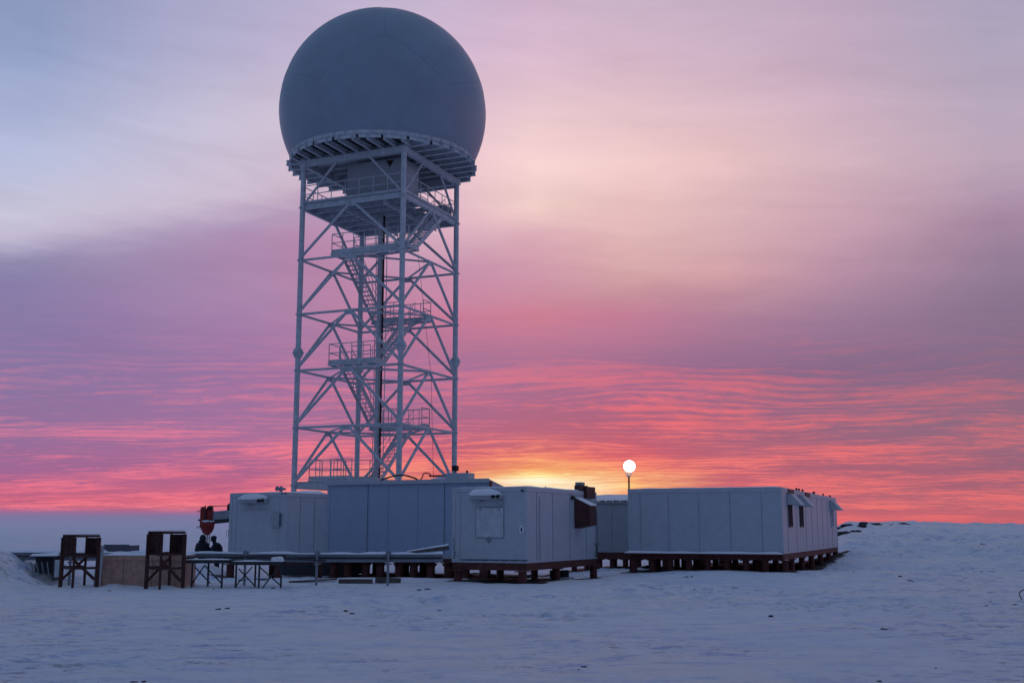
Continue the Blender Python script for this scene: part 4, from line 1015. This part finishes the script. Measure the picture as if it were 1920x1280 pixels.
J2 = [(0, 0, .92), (0, -.03, 1.12), (0, -.07, 1.34), (0, -.12, 1.47), (0, -.15, 1.56), (0, -.20, 1.63),
      (-.10, 0, .86), (-.12, -.05, .48), (-.13, .03, .08), (-.13, -.13, .05), (.10, 0, .86), (.12, .02, .48), (.13, .06, .08), (.13, -.10, .05),
      (-.20, -.08, 1.38), (-.26, -.24, 1.16), (-.16, -.46, 1.36), (.20, -.06, 1.38), (.27, -.12, 1.12), (.20, -.32, 1.10)]
def ex2(o):
    m = MB(); m.blob((0, -.17, 1.64), .10, .115, .12, 4, .03, 18); m.blob((0, -.17, 1.70), .112, .125, .075, 5, .03, 18); m.box(-.08, .08, -.39, -.25, 1.665, 1.685); m.build('cap', 'cloth2', o)
    m = MB(); m.lathe([(.17, -.44), (.24, -.42), (.26, -.2), (.25, .0), (.23, .16), (.16, .28), (.08, .34)], 20, (0, -.035, 1.14)); m.build('jacket', 'cloth', o)
    m = MB(); m.blob((0, -.265, 1.60), .065, .03, .075, 3, .02, 12); m.blob((0, -.30, 1.595), .013, .02, .02, 3, .02, 8); m.build('face', 'skin', o)
    hand(o, (-.15, -.49, 1.39), (.1, -.3, 1)); hand(o, (.20, -.36, 1.10), (0, -1, .2), side=-1)
person(lift(409.5, 47.2), 47.2, R_(-78), 'person in a dark jacket and peaked cap reaching towards the drill rod', J2, Lk, Rd, ex2)

# ------------------------------------------------------------------ stones and clods
def stone(X, Y, s_, seed, label, group, zf=.2, sq=(1, .8, .55)):
    o = MB().blob((0, 0, 0), s_ * sq[0], s_ * sq[1], s_ * sq[2], seed, .38, 12).build('stone', 'stone')
    o.location = (X, Y, gz(X, Y) + s_ * zf); o.rotation_euler = (0, 0, seed); return tag(o, label, 'stone', group)
def gy(px, py):       # ground point under a photo pixel, by marching the view ray
    f_ = 2108.; p_ = R_(9.43); c_, s_ = math.cos(p_), math.sin(p_); u_ = (px - 960) / f_; v_ = (640 - py) / f_
    d = Vector((u_, c_ - v_ * s_, s_ + v_ * c_)); t_ = 8.0
    while t_ < 300:
        q = d * t_
        if q.y > 0 and q.z + CAMZ < gz(q.x, q.y, False): return q.x, q.y
        t_ += .1
    return None
rnd = random.Random(5)
clods = [(410, 1143), (426, 1142), (648, 1144), (660, 1147), (795, 1136), (823, 1144), (500, 1104), (512, 1105), (786, 1106), (802, 1105), (250, 1275), (400, 1105),
         (1288, 1084), (1298, 1083), (1688, 1079), (1706, 1091), (1712, 1092), (1858, 1130), (1850, 1136), (1904, 1134), (1882, 1145), (1600, 1072), (1658, 1185), (1755, 1256), (1649, 1276), (1085, 1260), (1050, 1254), (1095, 1254), (1840, 1020), (1846, 1024), (270, 1276), (1684, 1026), (205, 1109), (1445, 1158), (1036, 1121)]
for i, (px, py) in enumerate(clods):
    q = gy(px, py)
    if q:
        d_ = q[1]; s_ = d_ * rnd.uniform(.0009, .0024)
        stone(q[0], q[1], s_, i, 'small dark clod lying on the open wind packed snow', 'small dark clods on the snow', .0, (1.5, .9, .45))
rk = [(1580, 1000, 1.0), (1585, 991, .8), (1574, 994, .6), (1592, 989, .55), (1600, 995, .45), (1616, 990, .8), (1620, 988, .6), (1610, 995, .45), (1634, 985, .6), (1643, 982, .7), (1650, 983, .4), (1672, 983, .35), (1693, 984, .5), (1700, 984, .45), (1636, 1000, .3)]
for i, (px, py, k) in enumerate(rk):
    q = gy(px, max(py, 986.5))
    if q: stone(q[0], q[1], .42 * k, i + 50, 'dark rock poking through the snow ridge right of the modular block', 'dark rocks on the ridge', .05, (1.4, .8, .42))
# wire loop at the right edge
q = gy(1918, 1128)
if q:
    pts_ = [(.12 * math.cos(a) + .05, .02 * math.sin(3 * a), .10 + .13 * math.sin(a)) for a in [i * math.pi / 9 - 1.4 for i in range(17)]]
    ob = MB().tube(pts_, .012, 6).build('wire_loop', 'black'); ob.location = (q[0], q[1], gz(*q)); tag(ob, 'black wire loop sticking out of the snow at the right edge', 'wire')
# faraway snow tufts along the flat horizon at left
